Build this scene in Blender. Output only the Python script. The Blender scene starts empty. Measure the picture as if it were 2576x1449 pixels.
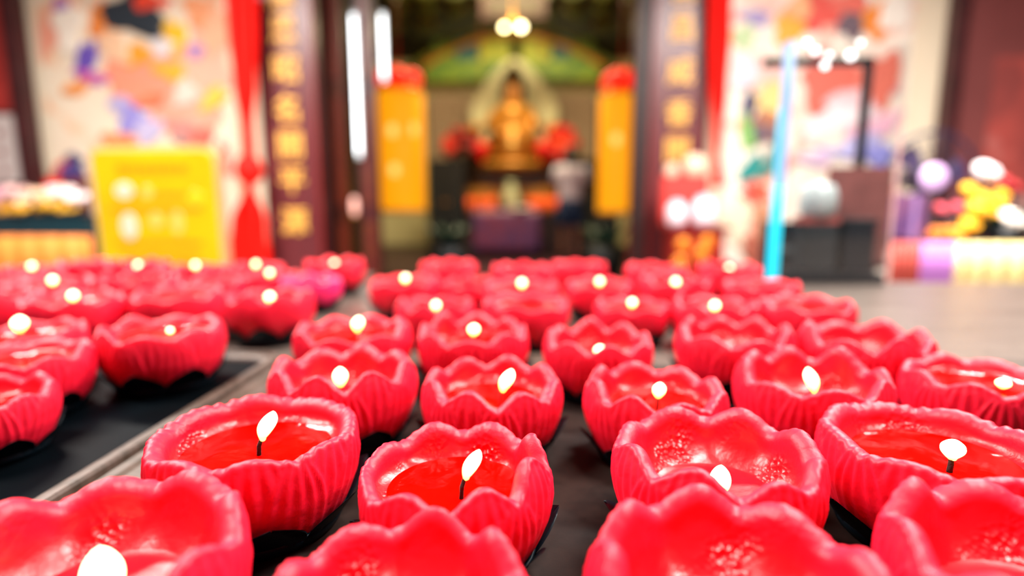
import bpy, bmesh, math, random
import numpy as np
from mathutils import Vector, Matrix, noise as mnoise

# ------------------------------------------------------------------ camera, world, lights, exposure
IMG_W, IMG_H, FPX = 2576, 1449, 1451.0
CAM = Vector((0.53, 0.0, 0.985))
PITCH, YAW = math.radians(9.2), math.radians(3.1)
scn = bpy.context.scene
COL = scn.collection
cam_d = bpy.data.cameras.new('camera'); cam = bpy.data.objects.new('camera', cam_d); COL.objects.link(cam)
cam.location = CAM
cam.rotation_euler = (math.pi / 2 - PITCH, 0, YAW)
cam_d.sensor_width = 36.0
cam_d.lens = FPX / IMG_W * 36.0
cam_d.clip_start = 0.01
cam_d.dof.use_dof = True
cam_d.dof.focus_distance = 0.345
cam_d.dof.aperture_fstop = 1.85
scn.camera = cam
scn.view_settings.view_transform = 'Standard'
scn.view_settings.look = 'None'
scn.view_settings.gamma = 1.0
scn.view_settings.use_curve_mapping = False
scn.view_settings.exposure = 0.22

world = bpy.data.worlds.new('daylight'); scn.world = world
world.use_nodes = True
bg = world.node_tree.nodes['Background']
bg.inputs['Color'].default_value = (0.93, 0.97, 1.0, 1)
bg.inputs['Strength'].default_value = 0.11

def area_lamp(name, loc, sx, sy, power, color=(1, 1, 1), rot=(0, 0, 0)):
    d = bpy.data.lights.new(name, 'AREA'); d.shape = 'RECTANGLE'; d.size = sx; d.size_y = sy
    d.energy = power; d.color = color
    o = bpy.data.objects.new(name, d); o.location = loc; o.rotation_euler = rot; COL.objects.link(o)
    return o
LAMP_SPOTS = [(-1.2, 0.45, 3.02), (1.6, 0.45, 3.02), (-1.9, 2.5, 3.02), (2.2, 2.5, 3.02)]
LAMP_POWER = [120, 120, 215, 215]
for i, (p, w) in enumerate(zip(LAMP_SPOTS, LAMP_POWER)):
    area_lamp('added_ceiling_light', (p[0], p[1], p[2] - 0.02), 1.2, 0.3, w, (1, 0.96, 0.9))  # unseen lamps added to light candles and porch wall from above
area_lamp('added_hall_light', (0, 8.1, 4.7), 1.4, 0.7, 230, (1, 0.8, 0.45))  # unseen light added to brighten the hall and statue

# ------------------------------------------------------------------ camera model used to find where things stand
Fv = Vector((-math.sin(YAW) * math.cos(PITCH), math.cos(YAW) * math.cos(PITCH), -math.sin(PITCH)))
Rv = Vector((math.cos(YAW), math.sin(YAW), 0))
Uv = Rv.cross(Fv)
def ray(px, py):
    return Fv * FPX + Rv * (px - IMG_W / 2) - Uv * (py - IMG_H / 2)
def at(px, py, Y):
    d = ray(px, py); return CAM + d * ((Y - CAM.y) / d.y)
def on_plane(px, py, z):
    d = ray(px, py); return CAM + d * ((z - CAM.z) / d.z)
def depth_of(p):
    return (p - CAM).dot(Fv)

# ------------------------------------------------------------------ helpers
def lin(c):
    if isinstance(c, str):
        c = tuple(int(c[i:i + 2], 16) / 255 for i in (0, 2, 4))
    return tuple(x / 12.92 if x <= 0.04045 else ((x + 0.055) / 1.055) ** 2.4 for x in c)
MATS = {}
def mat(name, col, rough=0.6, metal=0.0, emit=None, strength=0.0, noise_amt=0.0, noise_scale=8.0, bump=0.0,
        bump_scale=40.0, spec=0.5, sss=0.0, sss_scale=0.01, sss_rad=(1, .2, .1), coat=0.0, col2=None, trans=0.0):
    if name in MATS: return MATS[name]
    m = bpy.data.materials.new(name); m.use_nodes = True
    nt = m.node_tree; b = nt.nodes['Principled BSDF']; L = nt.links
    c = lin(col) if isinstance(col, str) else col
    b.inputs['Base Color'].default_value = (*c, 1)
    b.inputs['Roughness'].default_value = rough; b.inputs['Metallic'].default_value = metal
    b.inputs['Specular IOR Level'].default_value = spec
    b.inputs['Coat Weight'].default_value = coat
    b.inputs['Transmission Weight'].default_value = trans
    if sss:
        b.inputs['Subsurface Weight'].default_value = sss; b.inputs['Subsurface Radius'].default_value = sss_rad
        b.inputs['Subsurface Scale'].default_value = sss_scale
    if emit is not None:
        e = lin(emit) if isinstance(emit, str) else emit
        b.inputs['Emission Color'].default_value = (*e, 1); b.inputs['Emission Strength'].default_value = strength
    tc = nt.nodes.new('ShaderNodeTexCoord')
    if noise_amt > 0 or col2 is not None:
        n = nt.nodes.new('ShaderNodeTexNoise'); n.inputs['Scale'].default_value = noise_scale
        n.inputs['Detail'].default_value = 6
        L.new(tc.outputs['Object'], n.inputs['Vector'])
        r = nt.nodes.new('ShaderNodeValToRGB')
        c2 = (lin(col2) if isinstance(col2, str) else col2) if col2 is not None else tuple(x * (1 - noise_amt) for x in c)
        r.color_ramp.elements[0].position = 0.35; r.color_ramp.elements[1].position = 0.65
        r.color_ramp.elements[0].color = (*c2, 1); r.color_ramp.elements[1].color = (*c, 1)
        L.new(n.outputs['Fac'], r.inputs['Fac']); L.new(r.outputs['Color'], b.inputs['Base Color'])
    if bump > 0:
        n2 = nt.nodes.new('ShaderNodeTexNoise'); n2.inputs['Scale'].default_value = bump_scale
        n2.inputs['Detail'].default_value = 4
        L.new(tc.outputs['Object'], n2.inputs['Vector'])
        bp = nt.nodes.new('ShaderNodeBump'); bp.inputs['Strength'].default_value = bump; bp.inputs['Distance'].default_value = 0.01
        L.new(n2.outputs['Fac'], bp.inputs['Height']); L.new(bp.outputs['Normal'], b.inputs['Normal'])
    MATS[name] = m
    return m

def tag(o, label=None, cat=None, group=None, kind=None):
    if label: o['label'] = label
    if cat: o['category'] = cat
    if group: o['group'] = group
    if kind: o['kind'] = kind
    return o
def empty(name, loc=(0, 0, 0), label=None, cat=None, group=None, rz=0.0):
    o = bpy.data.objects.new(name, None); COL.objects.link(o); o.location = loc; o.rotation_euler = (0, 0, rz)
    o.empty_display_size = 0.05
    return tag(o, label, cat, group)
def link_mesh(name, me, m=None, parent=None, loc=None, smooth=True):
    o = bpy.data.objects.new(name, me); COL.objects.link(o)
    if m is not None and not me.materials: me.materials.append(m)
    if smooth:
        me.polygons.foreach_set('use_smooth', [True] * len(me.polygons))
    if parent: o.parent = parent
    if loc is not None: o.location = loc
    return o
def pydata(verts, faces, name='mesh'):
    me = bpy.data.meshes.new(name); me.from_pydata([tuple(v) for v in verts], [], [tuple(f) for f in faces]); me.update()
    return me
def bm_mesh(bm, name='mesh'):
    me = bpy.data.meshes.new(name); bm.to_mesh(me); bm.free(); return me
def box_me(sx, sy, sz, bevel=0.0, z0=False, seg=2):
    bm = bmesh.new(); bmesh.ops.create_cube(bm, size=1.0)
    for v in bm.verts: v.co = Vector((v.co.x * sx, v.co.y * sy, (v.co.z + (0.5 if z0 else 0)) * sz))
    if bevel > 0:
        bmesh.ops.bevel(bm, geom=bm.edges[:], offset=bevel, segments=seg, affect='EDGES')
    return bm_mesh(bm)
def box(name, c, s, m, parent=None, bevel=0.0, rot=None):
    """box with centre c (relative to parent) and size s"""
    o = link_mesh(name, box_me(*s, bevel=bevel), m, parent, c, smooth=False)
    if rot: o.rotation_euler = rot
    return o
def lathe_me(prof, n=32, cap=True, fn=None):
    verts, faces = [], []
    for r, z in prof:
        for i in range(n):
            a = 2 * math.pi * i / n
            rr = r * (fn(a, z) if fn else 1)
            verts.append((rr * math.cos(a), rr * math.sin(a), z))
    for j in range(len(prof) - 1):
        for i in range(n):
            faces.append((j * n + i, j * n + (i + 1) % n, (j + 1) * n + (i + 1) % n, (j + 1) * n + i))
    if cap:
        faces.append(tuple(range(n))[::-1]); faces.append(tuple((len(prof) - 1) * n + i for i in range(n)))
    return pydata(verts, faces)
def lathe(name, prof, m, parent=None, loc=None, n=32, fn=None):
    return link_mesh(name, lathe_me(prof, n, True, fn), m, parent, loc)
def tube_me(pts, r, n=10):
    pts = [Vector(p) for p in pts]
    rs = r if isinstance(r, (list, tuple)) else [r] * len(pts)
    verts, faces = [], []
    for k, p in enumerate(pts):
        t = (pts[min(k + 1, len(pts) - 1)] - pts[max(k - 1, 0)]).normalized()
        a = t.orthogonal().normalized() if abs(t.z) < 0.99 else Vector((1, 0, 0))
        a = (a - t * a.dot(t)).normalized(); b = t.cross(a)
        for i in range(n):
            w = 2 * math.pi * i / n
            verts.append(p + (a * math.cos(w) + b * math.sin(w)) * rs[k])
    for k in range(len(pts) - 1):
        for i in range(n):
            faces.append((k * n + i, k * n + (i + 1) % n, (k + 1) * n + (i + 1) % n, (k + 1) * n + i))
    faces.append(tuple(range(n))[::-1]); faces.append(tuple((len(pts) - 1) * n + i for i in range(n)))
    return pydata(verts, faces)
def tube(name, pts, r, m, parent=None, loc=None, n=10):
    return link_mesh(name, tube_me(pts, r, n), m, parent, loc)
def ball_me(rx, ry, rz, n=20, k=12):
    prof = [(math.sin(math.pi * j / k), -math.cos(math.pi * j / k)) for j in range(1, k)]
    me = lathe_me(prof, n)
    for v in me.vertices: v.co = (v.co.x * rx, v.co.y * ry, v.co.z * rz)
    return me
def ball(name, c, r, m, parent=None):
    r = (r, r, r) if not isinstance(r, tuple) else r
    return link_mesh(name, ball_me(*r), m, parent, c)
def slab_me(pts, t, bevel=0.0):
    """polygon pts in the x-z plane, thickness t along -y (towards the viewer), bevelled front edge"""
    n = len(pts); cx = sum(p[0] for p in pts) / n; cz = sum(p[1] for p in pts) / n
    V, Fc = [], []
    for (x, z) in pts: V.append((x, 0, z))
    for (x, z) in pts: V.append((x, -t * 0.6, z))
    k = 1 - bevel
    for (x, z) in pts: V.append((cx + (x - cx) * k, -t, cz + (z - cz) * k))
    for j in range(2):
        for i in range(n):
            Fc.append((j * n + i, j * n + (i + 1) % n, (j + 1) * n + (i + 1) % n, (j + 1) * n + i))
    Fc.append(tuple(2 * n + i for i in range(n))); Fc.append(tuple(range(n))[::-1])
    me = pydata(V, Fc)
    bm = bmesh.new(); bm.from_mesh(me); bmesh.ops.recalc_face_normals(bm, faces=bm.faces[:]); bm.to_mesh(me); bm.free()
    return me
def struct(o): o['kind'] = 'structure'; return o

# ------------------------------------------------------------------ materials of the place
M_plaster = mat('cream_plaster', 'f6e3c6', 0.8, noise_amt=0.06, noise_scale=3)
M_wood_dark = mat('dark_lacquered_wood', '4a2224', 0.45, noise_amt=0.35, noise_scale=5)
M_brown = mat('brown_red_panel', '8c4a48', 0.5, noise_amt=0.15, noise_scale=2.5)
M_red_lacq = mat('red_lacquer', '8a1512', 0.4, noise_amt=0.2)
M_gold = mat('gold_leaf', 'd9953a', 0.35, metal=0.35, noise_amt=0.3, noise_scale=14)
M_gold_bright = mat('bright_gold_paint', 'ffbe58', 0.45)
M_black = mat('black_paint', '10161c', 0.45)
M_floor_stone = mat('dark_floor_stone', '3a2a2a', 0.35, noise_amt=0.3, noise_scale=2)
M_hall_floor = mat('maroon_hall_floor', '3a1522', 0.5, noise_amt=0.25, noise_scale=2)
M_ceiling = mat('pale_ceiling', 'cfc7b8', 0.8)
M_olive = mat('olive_gold_carving', '6b6a12', 0.5, col2='3a4a14', noise_scale=6)
M_green = mat('painted_green', '8fae2a', 0.5, col2='4f7d33', noise_scale=4)
M_teal = mat('painted_teal', '17606a', 0.5)
M_cream_hall = mat('pale_hall_wall', 'e8dfa8', 0.7, noise_amt=0.1, noise_scale=2)
M_white = mat('white_enamel', 'eef0f0', 0.35)

def brushed(name, col, col2, rough, metal=0.85, scale=(3, 90, 3)):
    m = mat(name, col, rough, metal)
    nt = m.node_tree; L = nt.links; b = nt.nodes['Principled BSDF']
    tc = nt.nodes.new('ShaderNodeTexCoord'); mp = nt.nodes.new('ShaderNodeMapping'); mp.inputs['Scale'].default_value = scale
    n = nt.nodes.new('ShaderNodeTexNoise'); n.inputs['Scale'].default_value = 2.2; n.inputs['Detail'].default_value = 8
    n.inputs['Roughness'].default_value = 0.65
    L.new(tc.outputs['Object'], mp.inputs['Vector']); L.new(mp.outputs['Vector'], n.inputs['Vector'])
    n3 = nt.nodes.new('ShaderNodeTexNoise'); n3.inputs['Scale'].default_value = 45; n3.inputs['Detail'].default_value = 10
    n3.inputs['Roughness'].default_value = 0.75
    L.new(tc.outputs['Object'], n3.inputs['Vector'])
    r = nt.nodes.new('ShaderNodeValToRGB'); r.color_ramp.elements[0].position = .3; r.color_ramp.elements[1].position = .7
    r.color_ramp.elements[0].color = (*lin(col2), 1); r.color_ramp.elements[1].color = (*lin(col), 1)
    L.new(n.outputs['Fac'], r.inputs['Fac'])
    r2 = nt.nodes.new('ShaderNodeValToRGB'); r2.color_ramp.elements[0].position = .30; r2.color_ramp.elements[1].position = .42
    r2.color_ramp.elements[0].color = (.12, .1, .1, 1); r2.color_ramp.elements[1].color = (1, 1, 1, 1)
    L.new(n3.outputs['Fac'], r2.inputs['Fac'])
    mx = nt.nodes.new('ShaderNodeMixRGB'); mx.blend_type = 'MULTIPLY'; mx.inputs['Fac'].default_value = 0.85
    L.new(r.outputs['Color'], mx.inputs['Color1']); L.new(r2.outputs['Color'], mx.inputs['Color2'])
    L.new(mx.outputs['Color'], b.inputs['Base Color'])
    bp = nt.nodes.new('ShaderNodeBump'); bp.inputs['Strength'].default_value = .15; bp.inputs['Distance'].default_value = .002
    L.new(n3.outputs['Fac'], bp.inputs['Height']); L.new(bp.outputs['Normal'], b.inputs['Normal'])
    return m
M_steel = brushed('worn_steel_table', '7d7068', '5c5049', 0.30, 0.3, (1.5, 14, 3))
M_tray = brushed('scuffed_tray_metal', '30221d', '0a0708', 0.6, 0.0, (6, 6, 6)); M_tray.node_tree.nodes['Principled BSDF'].inputs['Specular IOR Level'].default_value = .12
M_tray_rim = brushed('tray_rim_metal', '5a4a42', '33291f', 0.5, 0.0, (3, 30, 3)); M_tray_rim.node_tree.nodes['Principled BSDF'].inputs['Specular IOR Level'].default_value = .25

# ------------------------------------------------------------------ the room shell
FY = 5.0           # front of the hall
HB = 11.4          # back wall of the hall
def plane_box(name, x0, x1, y0, y1, z0, z1, m):
    o = box(name, ((x0 + x1) / 2, (y0 + y1) / 2, (z0 + z1) / 2), (x1 - x0, y1 - y0, z1 - z0), m)
    return struct(o)
DL = at(838, 500, FY).x; DR = at(1612, 500, FY).x
plane_box('floor', -5, 5.2, -1.2, FY, -0.1, 0, M_floor_stone)
plane_box('floor', -3.2, 3.4, FY, HB, -0.1, 0.0, M_hall_floor)
plane_box('ceiling', -5, 5.2, -0.35, FY, 3.12, 3.25, M_ceiling)
plane_box('ceiling', -3.2, 3.4, FY, HB, 4.9, 5.0, mat('hall_ceiling_wood', '3a2a12', 0.6, noise_amt=.4))
plane_box('wall_front_left', -5, DL, FY, FY + 0.2, 0, 5.0, M_plaster)
plane_box('wall_front_right', DR, 5.2, FY, FY + 0.2, 0, 5.0, M_plaster)
plane_box('wall_lintel', DL, DR, FY, FY + 0.2, 3.12, 5.0, M_wood_dark)
plane_box('wall_left', -5.15, -5, -1.2, FY + 0.2, 0, 3.25, M_brown)
plane_box('wall_right', 5.2, 5.35, -1.2, FY + 0.2, 0, 3.25, M_brown)
M_hallside = mat('dark_hall_side', '2a1b18', 0.6, noise_amt=.3)
plane_box('wall_hall_left', -3.3, -3.2, FY + 0.2, HB, 0, 5.0, M_hallside)
plane_box('wall_hall_right', 3.4, 3.5, FY + 0.2, HB, 0, 5.0, M_hallside)
plane_box('wall_hall_back', -3.3, 3.5, HB, HB + 0.15, 0, at(1288, 150, HB).z, M_cream_hall)
plane_box('trim_1', -3.3, 3.5, HB, HB + 0.15, at(1288, 150, HB).z, 5.0, mat('dark_green_frieze', '3d4212', .6, col2='2c2410', noise_scale=3))

# unseen porch lamps added for overhead light (out of the frame, above the table and the porch)
M_diff = mat('lamp_diffuser', 'ffffff', 0.5, emit=(1, .97, .92), strength=3.0)
for p in LAMP_SPOTS:
    e = empty('added_ceiling_lamp', p, 'added long white tube lamp, out of view under the porch ceiling', 'lamp', 'added porch ceiling lamps')
    box('housing', (0, 0, 0.06), (1.3, 0.34, 0.08), M_white, e, 0.01)
    box('diffuser', (0, 0, 0.012), (1.24, 0.3, 0.02), M_diff, e)

e = empty('added_hall_lamp', (0, 8.1, 4.72), 'added warm lamp, out of view under the hall ceiling', 'lamp')  # fixture added around the unseen light that brightens the hall
box('housing', (0, 0, 0.12), (1.5, 0.8, 0.12), M_wood_dark, e, 0.01); box('diffuser', (0, 0, 0.04), (1.42, 0.72, 0.03), mat('warm_diffuser', 'fff0d0', .5, emit=(1, .8, .45), strength=2.0), e)

# ------------------------------------------------------------------ the candle table and trays
TZ = 0.770
FLOOR = 0.7725     # tray floor
table = empty('steel_table', (0.4, 0.55, 0), 'large worn grey steel table carrying the lotus candles', 'table')
tY1 = on_plane(2200, 709, TZ).y; tY0 = -0.25
box('table_top', (0, (tY0 + tY1) / 2 - 0.55, TZ - 0.02), (3.9, tY1 - tY0, 0.04), M_steel, table, 0.004)
for sx in (-1.8, 1.8):
    for yy in (tY0 + .1, tY1 - .1):
        box('leg', (sx, yy - 0.55, (TZ - 0.04) / 2), (0.06, 0.06, TZ - 0.04), M_steel, table, 0.004)
box('stretcher', (0, tY1 - .1 - .55, 0.2), (3.6, 0.04, 0.04), M_steel, table)

def rrect(x0, x1, y0, y1, r, n=10):
    pts = []
    for cx, cy, a0 in ((x1 - r, y0 + r, -90), (x1 - r, y1 - r, 0), (x0 + r, y1 - r, 90), (x0 + r, y0 + r, 180)):
        for k in range(n + 1):
            a = math.radians(a0 + 90 * k / n); pts.append((cx + r * math.cos(a), cy + r * math.sin(a)))
    return pts
def make_tray(x0, x1, y0, y1, r, rim_w, rim_h, label, floor_mat):
    cx, cy = (x0 + x1) / 2, (y0 + y1) / 2
    e = empty('candle_tray', (cx, cy, TZ), label, 'tray', 'candle trays')
    hx, hy = (x1 - x0) / 2, (y1 - y0) / 2
    prof = [(0.0, 0.0), (0.0, rim_h * .8), (rim_w * .08, rim_h), (rim_w * .30, rim_h), (rim_w * .42, rim_h * .72),
            (rim_w * .85, rim_h * .62), (rim_w, rim_h * .5), (rim_w * 1.08, 0.002)]
    V, Fc = [], []
    n = None
    for off, z in prof:
        ring = rrect(-hx + off, hx - off, -hy + off, hy - off, max(r - off, .004)); n = len(ring)
        V += [(x, y, z) for x, y in ring]
    for j in range(len(prof) - 1):
        for i in range(n):
            Fc.append((j * n + i, j * n + (i + 1) % n, (j + 1) * n + (i + 1) % n, (j + 1) * n + i))
    link_mesh('rim', pydata(V, Fc), M_tray_rim, e, smooth=False)
    ring = rrect(-hx + rim_w * .5, hx - rim_w * .5, -hy + rim_w * .5, hy - rim_w * .5, max(r - rim_w, .01))
    V = [(x, y, 0.0) for x, y in ring] + [(x, y, FLOOR - TZ) for x, y in ring]; n = len(ring)
    Fc = [tuple(range(n))[::-1], tuple(range(n, 2 * n))] + [(i, (i + 1) % n, n + (i + 1) % n, n + i) for i in range(n)]
    link_mesh('tray_floor', pydata(V, Fc), floor_mat, e, smooth=False)
    return e
# right front tray, left front tray, left rear tray
e1 = on_plane(250, 1180, TZ + .012); e2 = on_plane(655, 935, TZ + .012)
xr = (e1.x + e2.x) / 2
yb = on_plane(1680, 888, TZ + .01).y
make_tray(xr, 1.35, -0.15, yb, 0.03, 0.036, 0.008, 'dark scuffed metal tray under the sharply seen front candles', M_tray)
M_tray_dark = mat('blackened_tray_floor', '02060a', 0.6, noise_amt=.5, noise_scale=12, spec=.03)
y_l = on_plane(690, 880, TZ + .012).y
make_tray(xr - 1.0, xr - 0.004, -0.15, y_l, 0.045, 0.020, 0.012, 'black metal tray with rounded corner holding few left candles', M_tray_dark)
bl0 = on_plane(650, 855, TZ + .01); bl1 = on_plane(915, 712, TZ)
make_tray(bl0.x - 1.15, bl1.x + .005, bl0.y, bl1.y + .12, 0.05, 0.02, 0.010, 'black metal tray crowded with blurred candles by yellow sign', M_tray_dark)

# ------------------------------------------------------------------ lotus candles
def wax_material(name, base, rough, spec=0.5, sss=.3, inner=None, wave=0.0):
    m = bpy.data.materials.new(name); m.use_nodes = True
    nt = m.node_tree; L = nt.links; b = nt.nodes['Principled BSDF']; N_ = nt.nodes.new
    b.inputs['Base Color'].default_value = (*base, 1); b.inputs['Roughness'].default_value = rough
    b.inputs['Subsurface Weight'].default_value = sss
    b.inputs['Subsurface Radius'].default_value = (1.0, 0.12, 0.10); b.inputs['Subsurface Scale'].default_value = 0.006
    b.inputs['Specular IOR Level'].default_value = spec
    tc = N_('ShaderNodeTexCoord')
    n = N_('ShaderNodeTexNoise'); n.inputs['Scale'].default_value = 9 if inner else 3; n.inputs['Detail'].default_value = 5
    L.new(tc.outputs['Object'], n.inputs['Vector'])
    bp = N_('ShaderNodeBump'); bp.inputs['Strength'].default_value = .08; bp.inputs['Distance'].default_value = .012
    L.new(n.outputs['Fac'], bp.inputs['Height'])
    last = bp
    if inner:
        at_ = N_('ShaderNodeAttribute'); at_.attribute_name = 'melt'
        mx = N_('ShaderNodeMixRGB'); mx.inputs['Color1'].default_value = (*base, 1); mx.inputs['Color2'].default_value = (*inner, 1)
        L.new(at_.outputs['Fac'], mx.inputs['Fac']); L.new(mx.outputs[0], b.inputs['Base Color'])
        mr = N_('ShaderNodeMapRange'); mr.inputs['To Min'].default_value = rough; mr.inputs['To Max'].default_value = .33
        L.new(at_.outputs['Fac'], mr.inputs['Value']); L.new(mr.outputs[0], b.inputs['Roughness'])
        # set droplets: patches of fine blisters inside the bowl
        v = N_('ShaderNodeTexVoronoi'); v.inputs['Scale'].default_value = 17
        ds = N_('ShaderNodeTexNoise'); ds.inputs['Scale'].default_value = 1.7; ds.inputs['Detail'].default_value = 1
        L.new(tc.outputs['Object'], v.inputs['Vector']); L.new(tc.outputs['Object'], ds.inputs['Vector'])
        rp_ = N_('ShaderNodeMapRange'); rp_.inputs['From Min'].default_value = .48; rp_.inputs['From Max'].default_value = .68
        L.new(ds.outputs['Fac'], rp_.inputs['Value'])
        m1 = N_('ShaderNodeMath'); m1.operation = 'MULTIPLY'; L.new(rp_.outputs[0], m1.inputs[0]); L.new(at_.outputs['Fac'], m1.inputs[1])
        m2 = N_('ShaderNodeMath'); m2.operation = 'MULTIPLY'; m2.inputs[1].default_value = .55; L.new(m1.outputs[0], m2.inputs[0])
        b2 = N_('ShaderNodeBump'); b2.inputs['Distance'].default_value = .009
        L.new(m2.outputs[0], b2.inputs['Strength']); L.new(v.outputs['Distance'], b2.inputs['Height']); L.new(bp.outputs['Normal'], b2.inputs['Normal'])
        last = b2
    L.new(last.outputs['Normal'], b.inputs['Normal'])
    return m
RED_IN = (0.88, 0.0012, 0.008)
M_wax = wax_material('pink_red_wax', (0.84, 0.0045, 0.034), 0.52, .42, .3, RED_IN)
M_wax_mag = wax_material('magenta_wax', (0.88, 0.015, 0.15), 0.45, .5, .35, (.85, .006, .07))
M_pool = wax_material('melted_red_wax', (0.95, 0.0008, 0.0), 0.09, .12, .3)
M_bowl = wax_material('set_wax_bowl', (0.92, 0.0016, 0.010), 0.34, .3, .35)
M_wick = mat('charred_wick', '0d0a08', 0.9, bump=.5, bump_scale=20)
def flame_material():
    m = bpy.data.materials.new('candle_flame'); m.use_nodes = True
    nt = m.node_tree; nt.nodes.clear()
    o = nt.nodes.new('ShaderNodeOutputMaterial'); em = nt.nodes.new('ShaderNodeEmission')
    tc = nt.nodes.new('ShaderNodeTexCoord'); sp = nt.nodes.new('ShaderNodeSeparateXYZ'); r = nt.nodes.new('ShaderNodeValToRGB')
    nt.links.new(tc.outputs['Generated'], sp.inputs[0]); nt.links.new(sp.outputs['Z'], r.inputs['Fac'])
    el = r.color_ramp.elements
    el[0].position = 0.0; el[0].color = (1, .22, .02, 1)
    el[1].position = .42; el[1].color = (1, .62, .16, 1)
    x = el.new(.75); x.color = (1, .88, .55, 1)
    nt.links.new(r.outputs['Color'], em.inputs['Color']); em.inputs['Strength'].default_value = 8.0
    nt.links.new(em.outputs[0], o.inputs[0])
    return m
M_flame = flame_material()
M_ember = mat('wick_ember', 'ff9020', 0.6, emit=(1, .55, .1), strength=6)

def sstep(a, b, x):
    t = np.clip((x - a) / (b - a), 0, 1); return t * t * (3 - 2 * t)
def wax_meshes(seed, amp=0.15, ripple=0.012, pool=0.42, rough_lip=1.0, n=320, rows=40, N=8, vein=1.0, poolr=0.70, H=1.25):
    """unit candle: outer radius 1. Returns wax body mesh and pool mesh, and the pool height."""
    rng = np.random.RandomState(seed)
    th = np.arange(n) * 2 * np.pi / n
    ph = rng.rand() * 2 * np.pi / N
    def lowfreq(a, ks=(1, 2, 3, 5)):
        o = np.zeros_like(a)
        for k in ks: o += rng.randn() / k ** .7 * np.cos(k * a + rng.rand() * 6.28)
        return o / 2.2
    pamp = 1 + 0.35 * lowfreq(th, (1, 2, 3))
    dth = np.array([0.10 * lowfreq(np.array([0.0]))[0] for _ in range(1)])[0] + .07 * lowfreq(th, (1, 2, 3))
    pk = np.round((th - ph) / (2 * np.pi / N)).astype(int) % N
    amps = rng.uniform(.62, 1.22, N)
    near = np.zeros(n); wsum = np.zeros(n)
    for k in range(N):
        dd = (th - ph - k * 2 * np.pi / N + np.pi) % (2 * np.pi) - np.pi
        g = np.exp(-(dd / (2 * np.pi / N * .55)) ** 2); near += g * amps[k]; wsum += g
    pet = (0.5 + 0.5 * np.cos(N * (th - ph + dth))) ** 0.72 * near / wsum
    jit = lowfreq(th, (2, 3, 5, 7)) * 0.028 * rough_lip
    rip = ripple * np.cos(5 * N * (th - ph)) * (1.15 - np.minimum(pet, 1)) * (1 + .5 * lowfreq(th, (2, 3)))
    zr = H * (0.80 + 0.02 * lowfreq(th, (1, 2))) + H * amp * pet * pamp + jit + rip
    zs = [0, .08, .2, .4, .58, .75, .88, 1.0, 1.1, 1.3]; rs = [.70, .775, .865, .965, 1.0, .995, .955, .88, .80, .66]
    zz_ = np.linspace(0, 1.3, 131); rr_ = np.interp(zz_, zs, rs)
    for _ in range(3): rr_[3:-3] = (rr_[:-6] + rr_[1:-5] + rr_[2:-4] + rr_[3:-3] + rr_[4:-2] + rr_[5:-1] + rr_[6:]) / 7
    def prof(z): return np.interp(z / H, zz_, rr_)
    def wrap(a): return (a + np.pi) % (2 * np.pi) - np.pi
    verts = []
    us = np.linspace(0, 1, rows) ** 0.9
    mj = lowfreq(th, (1, 3, 4)); meltf = np.clip(0.85 + .45 * lowfreq(th, (1, 2)), .3, 1.3) * vein
    kk_f = np.round((th - ph - np.pi / N) / (2 * np.pi / N)); df = wrap(th - ph - np.pi / N - kk_f * 2 * np.pi / N)
    kk_b = np.round((th - ph) / (2 * np.pi / N)); db = wrap(th - ph - kk_b * 2 * np.pi / N)
    last_r = None
    ridge = lambda x: (0.5 + 0.5 * np.cos(x)) ** 1.1 - .45
    for u in us:
        z = u * (zr - .085)
        zf = H * 0.84 + .03 * mj
        tf = np.clip(z / zf, 0, 1)
        wf = (np.pi / N) * 1.02 * np.maximum(1 - tf ** 2.6, 0.0) ** .66 + 1e-3
        s = df / wf
        inside = (1 - sstep(.72, 1.12, np.abs(s))) * (1 - sstep(.86, 1.0, tf))
        tb = np.clip(z / (zr * 1.08), 0, 1)
        wb = (np.pi / N) * np.maximum(1 - tb ** 3, 0.05) ** .55
        s2 = np.clip(db / wb, -1.8, 1.8)
        fade = sstep(.02, .2, z / H) * (0.32 + .68 * sstep(.32, .6, z / H)) * (1 - .45 * sstep(.8, 1.0, u))
        d_f = .030 * (1 - .6 * np.minimum(s ** 2, 1.2)) + .036 * ridge(2 * np.pi * 2.6 * s) * fade * meltf
        d_b = .030 * ridge(2 * np.pi * 2.2 * s2) * fade * meltf + .006
        d = (inside * d_f + (1 - inside) * d_b) * sstep(.0, .12, z / H)
        r = prof(z) + d + .012 * mj * sstep(.2, .8, u)
        last_r = r
        verts.append(np.stack([r * np.cos(th), r * np.sin(th), z], 1))
    # rounded lip
    t = 0.180 + 0.032 * lowfreq(th, (1, 2, 4))
    sm = lambda a, k: sum(np.roll(a, i) for i in range(-k, k + 1)) / (2 * k + 1)
    r_in = sm(last_r, 11) - t
    zr_s = sm(zr, 5)
    for a in np.linspace(0, np.pi, 14)[1:]:
        w = (1 - math.cos(a)) / 2
        r = last_r * (1 - w) + r_in * w
        z = (zr - .085) * (1 - w) + (zr_s - .150) * w + .092 * math.sin(a) ** .85
        verts.append(np.stack([r * np.cos(th), r * np.sin(th), z], 1))
    zp = H * pool
    rp = poolr + .035 * lowfreq(th, (1, 2, 3))
    bump_in = .012 * lowfreq(th, (5, 7, 9, 11))
    for w in np.linspace(0, 1, 13)[1:]:
        r = r_in + (rp - r_in) * (w ** 1.8) + bump_in * math.sin(math.pi * w)
        zz = (zr_s - .150) + (zp - (zr_s - .150)) * (w ** .8)
        verts.append(np.stack([r * np.cos(th), r * np.sin(th), zz], 1))
    for f, dz in ((.8, -.03), (.5, -.07), (.2, -.08)):
        verts.append(np.stack([rp * f * np.cos(th), rp * f * np.sin(th), np.full(n, zp + dz)], 1))
    V = np.concatenate(verts); m = len(verts)
    i = np.arange(n); faces = []
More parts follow.
